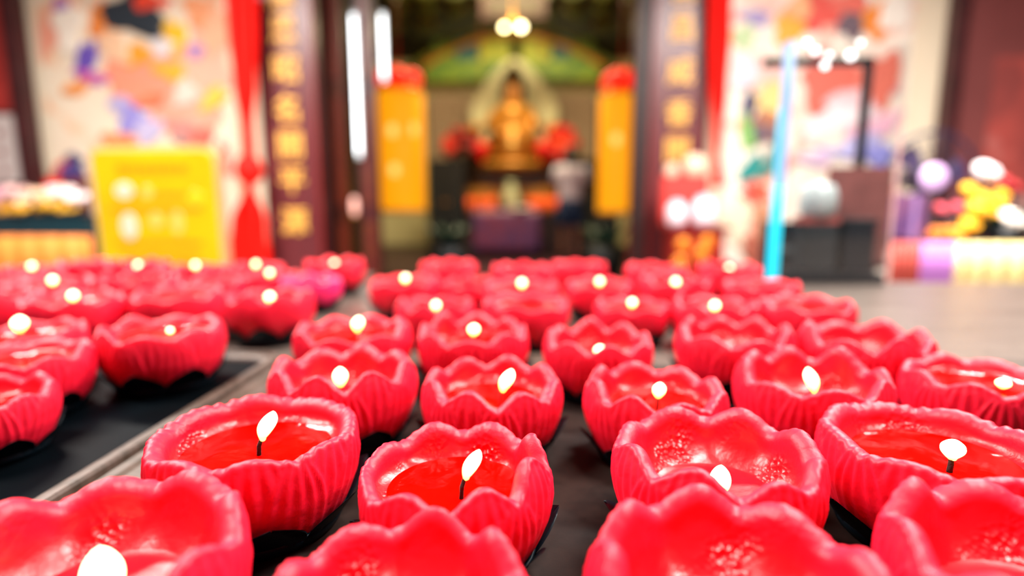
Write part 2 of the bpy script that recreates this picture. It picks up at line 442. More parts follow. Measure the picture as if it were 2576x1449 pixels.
    for j in range(m - 1):
        a = j * n + i; b2 = j * n + (i + 1) % n
        faces.append(np.stack([a, b2, b2 + n, a + n], 1))
    Fq = np.concatenate(faces).tolist()
    Fq.append(list(range(n))[::-1]); Fq.append(list(range((m - 1) * n, m * n)))
    body = pydata(V.tolist(), Fq, 'wax_body')
    lv = np.zeros(m); lv[rows:rows + 13] = np.linspace(0, .55, 13) ** 1.6; lv[rows + 13:rows + 18] = np.linspace(.45, 1, 5); lv[rows + 18:] = 1
    att = body.attributes.new('melt', 'FLOAT', 'POINT'); att.data.foreach_set('value', np.repeat(lv, n).astype(np.float32))
    # pool: slightly wavy disc meeting the bowl, with a meniscus
    P, Pf = [], []
    rr = [1.03, .97, .9, .7, .45, .2]
    nn = 72; sel = (np.arange(nn) * n // nn)
    for k, f in enumerate(rr):
        zz = zp + (0.020 if k == 0 else .006 if k == 1 else 0)
        for q in sel: P.append((rp[q] * f * math.cos(th[q]), rp[q] * f * math.sin(th[q]), zz))
    c0 = len(P); P.append((0, 0, zp))
    for k in range(len(rr) - 1):
        for q in range(nn): Pf.append((k * nn + q, k * nn + (q + 1) % nn, (k + 1) * nn + (q + 1) % nn, (k + 1) * nn + q))
    for q in range(nn): Pf.append(((len(rr) - 1) * nn + q, (len(rr) - 1) * nn + (q + 1) % nn, c0))
    pm = pydata(P, Pf, 'wax_pool')
    return body, pm, zp

def flame_me(lean, h, w, n=16, k=18):
    V, Fc = [], []
    for j in range(k + 1):
        t = j / k
        r = w * math.sin(math.pi * t ** 1.12) ** 0.75 * (.72 + .28 * t) if 0 < t < 1 else 0.0004
        r = max(r, 0.0004)
        cx = lean * h * (t ** 1.25)
        for i in range(n):
            a = 2 * math.pi * i / n; V.append((cx + r * math.cos(a), r * math.sin(a), t * h))
    for j in range(k):
        for i in range(n): Fc.append((j * n + i, j * n + (i + 1) % n, (j + 1) * n + (i + 1) % n, (j + 1) * n + i))
    Fc.append(tuple(range(n))[::-1]); Fc.append(tuple(k * n + i for i in range(n)))
    return pydata(V, Fc, 'flame')

# holder meshes (unit: outer radius of the candle = 1)
M_holder = mat('black_leaf_plastic', (0.0018, 0.0065, 0.011), 0.45, spec=.12)
hc_me = lathe_me([(.05, 0), (.74, 0), (.80, .03), (.86, .16), (.83, .17), (.765, .06), (.70, .035), (.05, .035)], 40)
def leaf_me():
    V, Fc = [], []
    ks = 9
    for j in range(ks):
        t = j / (ks - 1)
        r = .82 + .31 * t ** 1.25; z = .05 + .42 * t ** 1.1
        w = .36 * (1 - t ** 2.6) ** .8 * (.75 + .5 * t * (1 - t) * 2) + .006
        for s in (-1, -.5, 0, .5, 1):
            a = s * w / r
            V.append((r * math.cos(a) - .03 * (1 - abs(s)), r * math.sin(a), z + .035 * abs(s)))
    for j in range(ks - 1):
        for i in range(4): Fc.append((j * 5 + i, j * 5 + i + 1, (j + 1) * 5 + i + 1, (j + 1) * 5 + i))
    n0 = len(V); V += [(x * .985, y, z - .022) for x, y, z in V]
    Fc += [tuple(q + n0 for q in f)[::-1] for f in Fc[:]]
    m5 = lambda j, i: j * 5 + i
    for j in range(ks - 1):
        for i in (0, 4): Fc.append((m5(j, i), m5(j + 1, i), m5(j + 1, i) + n0, m5(j, i) + n0))
    for i in range(4):
        for j in (0, ks - 1): Fc.append((m5(j, i), m5(j, i + 1), m5(j, i + 1) + n0, m5(j, i) + n0))
    return pydata(V, Fc, 'leaf')
lf_me = leaf_me()
NLEAF = 8
def make_holder(p, R, rz, label, group):
    e = empty('candle_holder', p, label, 'candle holder', group, rz); e.scale = (R, R, R)
    link_mesh('cup', hc_me, M_holder, e)
    for k in range(NLEAF):
        o = link_mesh('leaf', lf_me, M_holder, e); o.rotation_euler = (0, 0, k * 2 * math.pi / NLEAF)
    return e

BACK_VARIANTS = {}
CANDLES = []
CUP_T = 0.035
def make_candle(cx, yb, W, label, seed=1, style='petal', lit=None, R=None, group=None, detail=True, pool=None,
                surf=FLOOR, mat_body=None, hgroup='holders in front', hlabel=None, N=8, H=1.25):
    """cx: image column of the candle's middle, yb: row of its back rim, W: its width there; solved on the table plane."""
    R0 = 0.055
    for _ in range(3):
        zt = surf + CUP_T * R0 + H * R0 * 0.93
        pb = on_plane(cx, yb, zt)
        view = Vector((pb.x - CAM.x, pb.y - CAM.y, 0)).normalized()
        c = pb - view * (R0 * 0.84)
        dpt = depth_of(Vector((c.x, c.y, zt - .01)))
        R0 = R if R else min(max(W * dpt / FPX / 2 * .965, 0.047), 0.062)
    CANDLES.append(dict(p=Vector((c.x, c.y, surf)), R=R0, args=(label, seed, style, lit, group, detail, pool, surf, mat_body, hgroup, hlabel, N, H)))
def build_candle(p, R0, args):
    label, seed, style, lit, group, detail, pool, surf, mat_body, hgroup, hlabel, N, H = args
    rz = random.Random(seed * 7 + 1).random() * 6.28
    make_holder(p, R0, rz, hlabel, hgroup)
    st = {'petal': dict(amp=.15, ripple=.014, pool=.60, poolr=.70), 'flat': dict(amp=.05, ripple=.022, pool=.60, poolr=.72),
          'bowl': dict(amp=.16, ripple=.010, pool=.45, poolr=.56), 'low': dict(amp=.10, ripple=.012, pool=.68, poolr=.70)}[style]
    st = dict(st)
    if pool is not None: st['pool'] = pool
    if detail:
        body, pm, zp = wax_meshes(seed, N=N, H=H, **st)
    else:
        key = (seed % 5, style)
        if key not in BACK_VARIANTS:
            BACK_VARIANTS[key] = wax_meshes(seed % 5 + 50, n=128, rows=22, **st)
        body, pm, zp = BACK_VARIANTS[key]
    if mat_body is not None and body.materials: body = body.copy(); body.materials.clear()
    e = empty('lotus_candle', p + Vector((0, 0, CUP_T * R0)), label, 'candle', group)
    e.scale = (R0, R0, R0)
    rot = (0, 0, rz)
    o = link_mesh('wax_body', body, mat_body or M_wax, e); o.rotation_euler = rot
    o = link_mesh('wax_pool', pm, M_pool if style in ('petal', 'flat', 'low') else M_bowl, e); o.rotation_euler = rot
    if lit is not None:
        lean, fh, fw, wick_h = lit[:4]; dx, dy = (lit[4], lit[5]) if len(lit) > 4 else (0, 0)
        wk = tube('wick', [(dx, dy, zp - .05), (dx + .01, dy, zp + wick_h * .5), (dx + lean * .12, dy, zp + wick_h)], [.028, .026, .022], M_wick, e, n=8)
        f = link_mesh('flame', flame_me(lean, fh, fw), M_flame, e); f.location = (dx + lean * .1, dy, zp + wick_h * .72)
        if len(lit) > 6:
            ball('ember', (dx + lean * .12 + .012, dy - .012, zp + wick_h * .95), .030, M_ember, wk)
    else:
        tube('wick', [(0, 0, zp - .05), (.01, 0, zp + .06), (.04, 0, zp + .1)], [.028, .026, .022], M_wick, e, n=8)
    return e

def holder_label(lab):
    return 'black leaf-shaped holder under ' + ' '.join(lab.split()[:11]).rstrip(',')
HL_F = 'black leaf-shaped holder under a candle in the scuffed front tray'
HL_L = 'black leaf-shaped holder under a candle in the emptier left tray'
HL_R = 'black leaf-shaped holder under a blurred candle on bare steel tabletop'
HL_B = 'black leaf-shaped holder under a blurred candle behind left tray'
front = [
 # cx, yb, W, seed, style, lit, label
 (255, 1205, 710, 11, 'bowl', (0.0, .50, .14, .10, .24, -.22), 'large pink lotus candle, deep speckled bowl, tall upright flame, beside tray edge'),
 (1000, 1292, 700, 12, 'bowl', None, 'large red lotus candle with unlit glossy bowl, before the sharpest lit candle'),
 (1868, 1262, 760, 13, 'bowl', None, 'large red lotus candle with wide smooth bowl, before the star-speckled candle'),
 (2660, 1262, 740, 14, 'bowl', None, 'large red lotus candle with thick smooth lip, beside the wide smooth bowl'),
 (620, 988, 524, 15, 'flat', (.42, .34, .10, .20, 0.05, -.1, 1), 'pink lotus candle with finely scalloped flat rim, full red pool, leaning flame'),
 (1145, 1060, 490, 16, 'petal', (.42, .36, .095, .26, 0.08, -.2, 1), 'sharp pink lotus candle with petalled rim, black wick and tilted flame'),
 (1810, 1042, 525, 17, 'bowl', (0.0, .36, .11, .12, -.06, -.35), 'pink lotus candle with star-like wax specks in its bowl, short flame low'),
 (2365, 1003, 555, 18, 'flat', (0.05, .22, .12, .16, 0, -.25, 1), 'wide red lotus candle with straight beaded rim and round flame'),
 (862, 878, 362, 19, 'bowl', (0.0, .30, .11, .34, .02, -.2), 'pink lotus candle with frosted sparkling bowl and small pointed flame'),
 (1238, 900, 355, 20, 'petal', (.38, .36, .11, .24, .12, -.2, 1), 'pink ribbed lotus candle with long right-leaning flame over red pool'),
 (1650, 912, 356, 21, 'petal', (.10, .24, .10, .24, 0, -.2, 1), 'pink ribbed lotus candle with round flame on tall black wick'),
 (2045, 890, 368, 22, 'bowl', (-.30, .38, .10, .32, .0, -.2), 'pink lotus candle with left-leaning flame and bubbled bowl'),
 (2462, 890, 355, 23, 'low', (0.0, .14, .10, .06, .1, -.2), 'red lotus candle with tiny flame, behind the wide beaded-rim one'),
 (887, 785, 293, 24, 'low', (.15, .28, .11, .16, .05, 0, 1), 'blurred pink lotus candle with flame and bright ember, behind frosted one'),
 (1190, 797, 282, 25, 'petal', (.05, .22, .11, .24), 'pink lotus candle with upright flame on dark wick, five-bump back rim'),
 (1504, 813, 276, 26, 'bowl', (0.0, .22, .12, .26, .03, -.25), 'pale pink lotus candle, deep bowl, small flame just over front rim'),
 (1850, 803, 290, 27, 'bowl', None, 'unlit pink lotus candle with glinting bowl, behind left-leaning flame'),
 (2198, 808, 332, 28, 'bowl', None, 'wide unlit red lotus candle with cracked notched front wall'),
]
for cx, yb_, W, sd, sty, lit, lab in front:
    make_candle(cx, yb_, W, lab, sd, sty, lit, hgroup='holders in the front tray', hlabel=holder_label(lab))
left = [
 (-28, 925, 300, 31, 'petal', None, 'ribbed unlit pink lotus candle in left tray, before the drooping-rim one'),
 (75, 850, 300, 32, 'low', None, 'pink lotus candle with drooping smooth rim in left tray, unlit'),
 (374, 788, 317, 33, 'low', (0.0, .10, .055, .05, .08, .1), 'round pink lotus candle alone by the left tray corner, faint flame'),
 (60, 802, 265, 34, 'low', (.05, .34, .15, .18, -.12, 0), 'blurred pink lotus candle with broad flame behind drooping-rim candle'),
]
for cx, yb_, W, sd, sty, lit, lab in left:
    make_candle(cx, yb_, W, lab, sd, sty, lit, hgroup='holders in the left tray', hlabel=holder_label(lab))
F0 = (0.05, .24, .11, .14)
R_LIT = 'blurred lit pink lotus candle standing on bare steel beyond the front tray'
R_UN = 'blurred unlit pink lotus candle standing on bare steel beyond the front tray'
back_r = [(1095, 738, 200, F0), (1322, 735, 222, None), (1590, 740, 190, F0), (1800, 740, 215, F0), (2028, 735, 232, None),
          (1030, 685, 180, F0), (1170, 694, 150, None), (1312, 694, 200, F0), (1508, 694, 172, F0), (1700, 684, 205, F0), (1915, 692, 190, None),
          (1128, 650, 145, None), (1313, 658, 155, None), (1456, 650, 140, None), (1650, 655, 160, None), (1835, 655, 195, F0)]
for i, (cx, yb_, W, lit) in enumerate(back_r):
    row_ = ('nearest row on bare steel beyond the front tray', 'middle row on bare steel beyond the front tray', 'last row on bare steel near the table edge')[0 if i < 5 else 1 if i < 11 else 2]
    R_LIT = 'blurred lit pink lotus candle, ' + row_; R_UN = 'blurred unlit pink lotus candle, ' + row_
    make_candle(cx, yb_, W, R_LIT if lit else R_UN, 60 + i * 3, 'low' if i % 3 else 'petal', lit, group='candles on the bare steel, ' + ('lit' if lit else 'unlit'),
                detail=False, surf=TZ, hgroup='holders on the bare steel', hlabel=HL_R)
B_LIT = 'blurred lit pink lotus candle crowded in the tray by the yellow sign'
B_UN = 'blurred unlit pink lotus candle crowded in the tray by the yellow sign'
back_l = [(675, 716, 220, F0), (445, 712, 215, None), (180, 724, 240, F0), (-15, 716, 225, None),
          (568, 684, 165, None), (133, 690, 190, F0), (330, 684, 180, None), (645, 678, 150, F0), (20, 690, 175, None),
          (840, 645, 148, F0), (640, 655, 140, F0), (492, 658, 145, F0), (345, 650, 150, F0), (205, 648, 140, None), (95, 660, 150, F0)]
for i, (cx, yb_, W, lit) in enumerate(back_l):
    row_ = ('front row of the crowded tray before yellow sign', 'middle row of the crowded tray before yellow sign', 'last row of the crowded tray before yellow sign')[0 if i < 4 else 1 if i < 9 else 2]
    B_LIT = 'blurred lit pink lotus candle, ' + row_; B_UN = 'blurred unlit pink lotus candle, ' + row_
    make_candle(cx, yb_, W, B_LIT if lit else B_UN, 90 + i * 3, 'low' if i % 3 else 'petal', lit, group='candles in the left rear tray, ' + ('lit' if lit else 'unlit'),
                detail=False, surf=FLOOR, hgroup='holders in the left rear tray', hlabel=HL_B)
make_candle(782, 684, 150, 'blurred magenta lotus candle among the pink ones in the rear tray', 141, 'low', None, detail=True, surf=FLOOR,
            mat_body=M_wax_mag, hgroup='holders in the left rear tray', hlabel=HL_B)
# settle: no two candles may share the same space
for _ in range(60):
    for i in range(len(CANDLES)):
        for j in range(i + 1, len(CANDLES)):
            A, B = CANDLES[i], CANDLES[j]; d = B['p'] - A['p']; d.z = 0; need = (A['R'] + B['R']) * 1.015
            if d.length < need:
                push = d.normalized() * (need - d.length) * .5
                A['p'] = A['p'] - push; B['p'] = B['p'] + push
for cd in CANDLES: build_candle(cd['p'], cd['R'], cd['args'])
#@@BACKGROUND
# ------------------------------------------------------------------ murals on the porch wall
def px_w(npx, Y): return npx * (Y - CAM.y) / FPX
def mural_material(name, stops, scale, seed):
    m = bpy.data.materials.new(name); m.use_nodes = True
    nt = m.node_tree; L = nt.links; b = nt.nodes['Principled BSDF']; b.inputs['Roughness'].default_value = .45
    tc = nt.nodes.new('ShaderNodeTexCoord'); mp = nt.nodes.new('ShaderNodeMapping'); mp.inputs['Location'].default_value = (seed, seed * 2.3, seed * .7)
    n = nt.nodes.new('ShaderNodeTexNoise'); n.inputs['Scale'].default_value = scale; n.inputs['Detail'].default_value = 3
    n.inputs['Distortion'].default_value = 1.2
    r = nt.nodes.new('ShaderNodeValToRGB'); el = r.color_ramp.elements
    for k, (p, c) in enumerate(stops):
        e = el[k] if k < 2 else el.new(p)
        e.position = p; e.color = (*lin(c), 1)
    L.new(tc.outputs['Object'], mp.inputs[0]); L.new(mp.outputs[0], n.inputs['Vector']); L.new(n.outputs['Fac'], r.inputs['Fac'])
    L.new(r.outputs['Color'], b.inputs['Base Color'])
    return m
def blob_pts(rx, rz, rot, rnd, n=22, rough=.18):
    a1, a2, a3 = [rnd.random() * 6.28 for _ in range(3)]
    out = []
    for i in range(n):
        a = 2 * math.pi * i / n
        k = 1 + rough * math.sin(3 * a + a1) + rough * .7 * math.sin(5 * a + a2) + rough * .4 * math.sin(8 * a + a3)
        x, z = rx * k * math.cos(a), rz * k * math.sin(a)
        out.append((x * math.cos(rot) - z * math.sin(rot), x * math.sin(rot) + z * math.cos(rot)))
    return out
def mural(px0, px1, Y, z0, z1, base, pieces, label, seed):
    xa, xb = at(px0, 300, Y).x, at(px1, 300, Y).x
    e = empty('painted_mural', ((xa + xb) / 2, Y, z0), label, 'mural')
    box('panel', (0, 0.015, (z1 - z0) / 2), (xb - xa, 0.03, z1 - z0), base, e)
    rnd = random.Random(seed)
    lay = 0
    for (px, py, rx, rz, rot, col) in pieces:
        p = at(px, py, Y); lay += 1
        me = slab_me(blob_pts(px_w(rx, Y), px_w(rz, Y), math.radians(rot), rnd), 0.010 + 0.0009 * lay, .12)
        o = link_mesh('relief_figure', me, mat('relief_paint_' + col, col, .5), e, p - Vector(e.location), smooth=False)
    return e
mL = mural_material('left_mural_paint', [(.30, 'f0d9c0'), (.52, 'f4e4cb'), (.58, 'f6c9a4'), (.66, 'f3a48a')], 1.6, 3.1)
left_pieces = [
 (430, 190, 110, 85, -15, 'f29a7e'), (480, 280, 95, 70, 20, 'f4a58c'), (330, 215, 80, 40, -30, 'f2987a'), (520, 150, 60, 80, 10, 'f6b39a'),
 (256, 55, 32, 42, 0, 'f28a3c'), (335, 40, 85, 48, -10, '27313a'), (377, 6, 50, 20, 0, 'e8452c'), (442, 92, 28, 40, 10, 'f6c024'),
 (348, 140, 38, 26, 25, 'f0a02e'), (217, 155, 24, 55, -28, '6a52b4'), (232, 195, 45, 16, -15, 'c65aa8'), (193, 222, 40, 16, 20, 'f19a52'),
 (335, 300, 38, 42, -20, '9a92d8'), (300, 265, 24, 26, 10, 'b7add6'), (375, 330, 40, 30, 30, 'c9bfe0'), (460, 330, 40, 32, 0, 'e98a80'),
 (462, 345, 12, 22, 0, '7e8c88'), (545, 70, 40, 60, 0, 'f4b690'), (500, 30, 34, 40, 30, 'f2a070'), (410, 120, 30, 24, 0, 'e3dcdc'),
 (540, 250, 40, 22, 40, 'f2c24c'), (430, 180, 44, 22, -10, 'f0b038'), (495, 130, 22, 18, 0, 'b08ac0'), (290, 120, 30, 46, 35, 'f5c7a0'),
 (175, 70, 36, 60, -10, 'fbf0df'), (160, 15, 22, 16, 0, 'b07ac0'), (470, 235, 30, 36, -30, 'f7cfc0'), (380, 255, 42, 16, 15, 'ee7f5a'),
 (300, 355, 44, 22, 0, 'f0915a'), (510, 345, 30, 26, 0, 'e46a5c'), (168, 435, 36, 30, 0, 'd85a44'), (190, 405, 20, 20, 0, '3f3a6e'), (560, 400, 26, 40, 0, 'e77a70')]
mural(120, 592, FY - .03, 0.1, 3.1, mL, left_pieces, 'bright painted wall mural in salmon, orange and purple behind the yellow sign', 5)
mR = mural_material('right_mural_paint', [(.30, 'efe0cf'), (.50, 'f5e8d8'), (.60, 'f3b6a4'), (.70, 'e77a6e')], 1.9, 8.4)
right_pieces = [
 (1901, 45, 34, 18, -10, 'a594c4'), (1985, 72, 36, 34, 0, 'f3a62e'), (2058, 32, 42, 42, 20, 'e4564a'), (2200, 52, 38, 40, 0, 'ee8a34'),
 (2142, 62, 30, 34, 0, '6e5a64'), (2140, 8, 40, 24, 0, 'ea7060'), (1870, 95, 26, 28, 0, 'b9cf9a'), (1938, 252, 42, 44, 0, 'f2cd84'),
 (1882, 275, 16, 50, -8, '2f2f58'), (1880, 335, 18, 44, 15, '7cb25a'), (1898, 425, 40, 28, 25, '0f8a86'), (1922, 325, 30, 40, 20, '5e5066'),
 (1952, 400, 26, 34, 0, '14707a'), (1927, 300, 34, 18, 0, 'a86a52'), (1856, 560, 34, 60, 0, 'f0d9bc'), (1900, 485, 38, 24, 0, 'dd5344'),
 (1918, 180, 44, 36, 30, 'f0c2b8'), (2250, 30, 34, 46, 0, 'f7ede0'), (1870, 180, 24, 40, 0, 'c3cfe0'), (1925, 560, 32, 50, 0, 'c98a6a'),
 (1960, 480, 26, 30, 0, 'efe2d2'), (1900, 625, 36, 40, 0, 'b05f4c'), (2010, 20, 26, 30, 0, 'f2b27e'),
 (2080, 210, 60, 70, 20, 'e46a58'), (2160, 250, 90, 36, 18, 'f2c4c8'), (2110, 300, 90, 30, 14, 'f7e3e6'), (2200, 320, 60, 26, 20, 'f0b8cc'), (2210, 200, 50, 60, 0, 'e5735e'),
 (2140, 370, 80, 26, 12, 'b8b4e4'), (2080, 350, 50, 24, 0, 'f4dcd0'), (2200, 390, 50, 24, -15, '8f8fd8'), (2050, 400, 40, 18, 0, 'd4b6d0')]
mural(1822, 2275, FY - .03, 0.1, 3.1, mR, right_pieces, 'painted wall mural with teal, navy and red figures behind the glass case', 6)

# plaster strip and timber posts at both ends
xl0, xl1 = at(0, 420, FY).x, at(104, 440, FY).x
b_ = empty('timber_post', (at(88, 440, FY - .1).x, FY - .12, 0), 'dark timber post between notice board and salmon mural', 'post')
box('shaft', (0, 0, 1.56), (0.13, 0.13, 3.10), M_wood_dark, b_, .01); box('base', (0, 0, .06), (.2, .2, .12), M_wood_dark, b_, .01)
b_ = empty('timber_post', (at(2378, 300, FY - .1).x, FY - .12, 0), 'dark timber post between cream plaster and brown panel', 'post')
box('shaft', (0, 0, 1.56), (0.10, 0.13, 3.10), M_wood_dark, b_, .01); box('base', (0, 0, .06), (.18, .2, .12), M_wood_dark, b_, .01)
# notice board on the left
M_rb = mural_material('red_board', [(.3, '9c2a26'), (.7, 'c4413a')], 1.2, 2.0)
nb = empty('notice_board', (at(-18, 300, FY - .05).x, FY - .05, 1.05), 'notice board with red upper half and pale red-spotted sheet', 'notice board')
box('backboard', (0, .02, .95), (.50, .03, 2.0), M_wood_dark, nb, .005)
box('red_field', (0, -.002, 1.25), (.44, .012, 1.2), M_rb, nb)
box('paper_sheet', (.02, -.004, .33), (.42, .012, .58), mat('pale_paper', 'd9cdc8', .8), nb)
for k in range(6):
    box('red_mark', (-.12 + .17 * (k % 2), -.012, .14 + .16 * (k // 2)), (.05, .006, .05), M_red_lacq, nb)
# brown panel on the right with its reddish lit zone painted as a patch
bp_ = empty('wall_panel', (at(2495, 300, FY - .03).x + .1, FY - .03, 0.2), 'brown lacquered wall panel with painted reddish lit zone behind flowers', 'wall panel')
box('board', (0, .015, 1.45), (.86, .03, 2.9), M_brown, bp_)
M_rp = mural_material('red_lit_zone', [(.35, '9a4a46'), (.6, 'c0564e'), (.75, 'c98f88')], 2.2, 5.0)
box('print', (.12, -.006, 1.1), (.5, .012, 1.5), M_rp, bp_)
box('pale_print', (.16, -.014, .62), (.34, .006, .34), mat('pale_print_paper', 'b88880', .8), bp_)

# ------------------------------------------------------------------ couplet boards with gold characters
def glyph_me(ch, size, depth=.012):
    cu = bpy.data.curves.new('character', 'FONT'); cu.body = ch; cu.size = size; cu.align_x = 'CENTER'; cu.align_y = 'CENTER'
    cu.extrude = depth / 2; cu.offset = size * .012; cu.resolution_u = 2
    o = bpy.data.objects.new('tmp_text', cu); COL.objects.link(o)
    dg = bpy.context.evaluated_depsgraph_get(); me = bpy.data.meshes.new_from_object(o.evaluated_get(dg))
    bpy.data.objects.remove(o); bpy.data.curves.remove(cu)
    return me
M_coup = mat('couplet_board_lacquer', '6a2c30', .35, noise_amt=.2, noise_scale=3)
def couplet(pxc, Y, w, chars, ys, label, size):
    x = at(pxc, 300, Y).x
    e = empty('couplet_board', (x, Y, 0.05), label, 'couplet board', 'couplet boards flanking the doorway')
    box('board', (0, 0.06, 1.5), (w, .12, 3.0), M_coup, e, .015)
    for s in (-1, 1): box('edge_moulding', (s * (w / 2 - .015), -.008, 1.5), (.02, .02, 2.96), M_red_lacq, e)
    for ch, y in zip(chars, ys):
        p = at(pxc, y, Y)
        o = link_mesh('character', glyph_me(ch, size), M_gold_bright, e, (0, -.012, p.z - .05), smooth=False)
        o.rotation_euler = (math.pi / 2, 0, 0)
    return e
couplet(728, 4.62, .46, '惠恩昭名開平源', (-5, 82, 178, 280, 370, 458, 560), 'tall dark red couplet board with gold characters beside knotted red cloth', .225)
couplet(1706, 4.86, .46, '宮昌威香開', (-20, 75, 185, 290, 382), 'tall dark red couplet board with gold characters beside red urn stand', .215)

# ------------------------------------------------------------------ red cloth hangings
M_cloth = mat('scarlet_cloth', 'f01408', .6, noise_amt=.1, noise_scale=3, spec=.2)
def ribbon(px_path, Y, label, knot=None):
    """px_path rows: (column centre, row, half width px)"""
    p0 = at(px_path[-1][0], px_path[-1][1], Y)
    e = empty('red_cloth_hanging', (p0.x, Y, 0), label, 'cloth hanging', 'red cloths on the porch wall')
    V, Fc = [], []; nx = 25
    dense = []
    for k in range(len(px_path) - 1):
        for t in np.linspace(0, 1, 8, endpoint=(k == len(px_path) - 2)):
            a, b = px_path[k], px_path[k + 1]; s = t * t * (3 - 2 * t)
            dense.append((a[0] + (b[0] - a[0]) * t, a[1] + (b[1] - a[1]) * t, a[2] + (b[2] - a[2]) * s))
    for (cx, cy, hw) in dense:
        p = at(cx, cy, Y); h = px_w(hw, Y)
        for i in range(nx):
            s = -1 + 2 * i / (nx - 1)
            V.append((p.x - p0.x + s * h, -.03 + .035 * math.sin(s * 9.5) * min(1, h / .1 + .2), p.z))
    m = len(dense)
    for j in range(m - 1):
        for i in range(nx - 1): Fc.append((j * nx + i, j * nx + i + 1, (j + 1) * nx + i + 1, (j + 1) * nx + i))
    me = pydata(V, Fc)
    o = link_mesh('cloth', me, M_cloth, e)
    so = o.modifiers.new('thick', 'SOLIDIFY'); so.thickness = .006
    pt_ = at(px_path[0][0], px_path[0][1], Y)
    tube('hanging_cord', [(pt_.x - p0.x, -.03, pt_.z - .05), (pt_.x - p0.x, -.03, 3.12)], .012, M_cloth, e, n=8)
    if knot:
        kp = at(knot[0], knot[1], Y); r = px_w(knot[2], Y)
        ball('knot', (kp.x - p0.x, -.05, kp.z), (r * .9, r * .6, r), M_cloth, e)
        ball('bow_loop', (kp.x - p0.x - r * .45, -.04, kp.z - r * .1), (r * .45, r * .35, r * .7), M_cloth, e)
        ball('bow_loop', (kp.x - p0.x + r * .45, -.04, kp.z - r * .05), (r * .45, r * .35, r * .7), M_cloth, e)
    return e
ribbon([(612, -40, 40), (616, 60, 37), (622, 200, 28), (628, 330, 15), (634, 425, 16), (634, 470, 12), (632, 560, 46), (630, 690, 62)], 4.45,
       'scarlet cloth tied in a round knot, hanging beside couplet board', (634, 428, 40))
ribbon([(1808, -40, 27), (1808, 80, 26), (1805, 230, 20), (1803, 330, 11), (1800, 398, 7), (1802, 420, 10), (1806, 470, 14)], 4.75,
       'plain scarlet cloth tapering to a point, hanging by teal mural', None)

# ------------------------------------------------------------------ doorway: posts, doors, tubes
def door_leaf(name, pxc, wpx, Y, m, inner, depth=.05):
    p = at(pxc, 300, Y); w = px_w(wpx, Y)
    e = struct(empty(name, (p.x, Y, 0)))
    box('leaf', (0, 0, 1.56), (w, depth, 3.1), m, e, .005)
    for zc, h in ((2.45, 1.0), (1.35, .9), (.45, .6)):
        box('panel', (0, -depth / 2 - .006, zc), (w * .62, .014, h), inner, e, .004)
    return e
M_door_dark = mat('dark_door_wood', '33201f', .45, noise_amt=.3)
M_door_red = mat('deep_red_door', '5c1518', .4, noise_amt=.3, col2='6b3010', noise_scale=5)
M_door_olive = mat('olive_door', '3a2c12', .5, noise_amt=.3)
door_leaf('door_1', 812, 42, 4.92, M_door_dark, M_door_dark)
door_leaf('door_2', 850, 40, 5.02, M_door_red, mat('door_gilt_red', '7d2a10', .45))
door_leaf('door_3', 886, 36, 5.25, M_door_olive, M_olive)
door_leaf('door_4', 925, 46, 5.0, mat('maroon_post', '4a1214', .4, noise_amt=.2), M_door_red, .1)
door_leaf('door_5', 1618, 34, 4.95, M_door_dark, M_door_dark)
door_leaf('door_6', 1597, 16, 5.05, M_door_red, M_red_lacq)
M_tube = mat('white_tube_light', 'ffffff', .4, emit=(.93, .98, 1), strength=6)
def tube_light(px, y0, y1, Y, cuts, label):
    a, b = at(px[0], y0, Y), at(px[1], y1, Y)
    e = empty('tube_light', (b.x, Y, b.z), label, 'lamp', 'white tube lamps by the door')
    box('backing', ((a.x - b.x) / 2, .03, (a.z - b.z) / 2), (.03, .02, a.z - b.z + .06), M_white, e)
    ts = [0] + cuts + [1]
    for k in range(len(ts) - 1):
        q0 = b.lerp(a, ts[k] + .004) - b; q1 = b.lerp(a, ts[k + 1] - .004) - b
        tube('tube', [q0, q0.lerp(q1, .5), q1], .0085, M_tube, e)
    tube('hanging_rod', [a - b + Vector((0, .03, 0)), Vector((a.x - b.x, .03, 3.12 - b.z))], .006, M_black, e, n=6)
    return e
tube_light((888, 902), 38, 388, 4.85, [.34, .66], 'long white three-piece tube lamp on the dark door post')
tube_light((960, 966), 38, 195, 4.85, [.4], 'short white tube lamp beside yellow scroll lantern')
pl = empty('lamp_reflection', at(893, 540, 4.9), 'small pink lamp reflection under the long tube', 'lamp')  # a pink reflection, put in as a small glowing lamp shape
lathe('bracket', [(.02, -.02), (.03, -.01), (.03, 0)], M_gold, pl); lathe('reflection_glow', [(.014, 0), (.025, .03), (.026, .10), (.018, .14), (.006, .15)], mat('pink_reflection_glow', 'f4b4a4', .3, emit='f6b8a8', strength=1.1), pl)

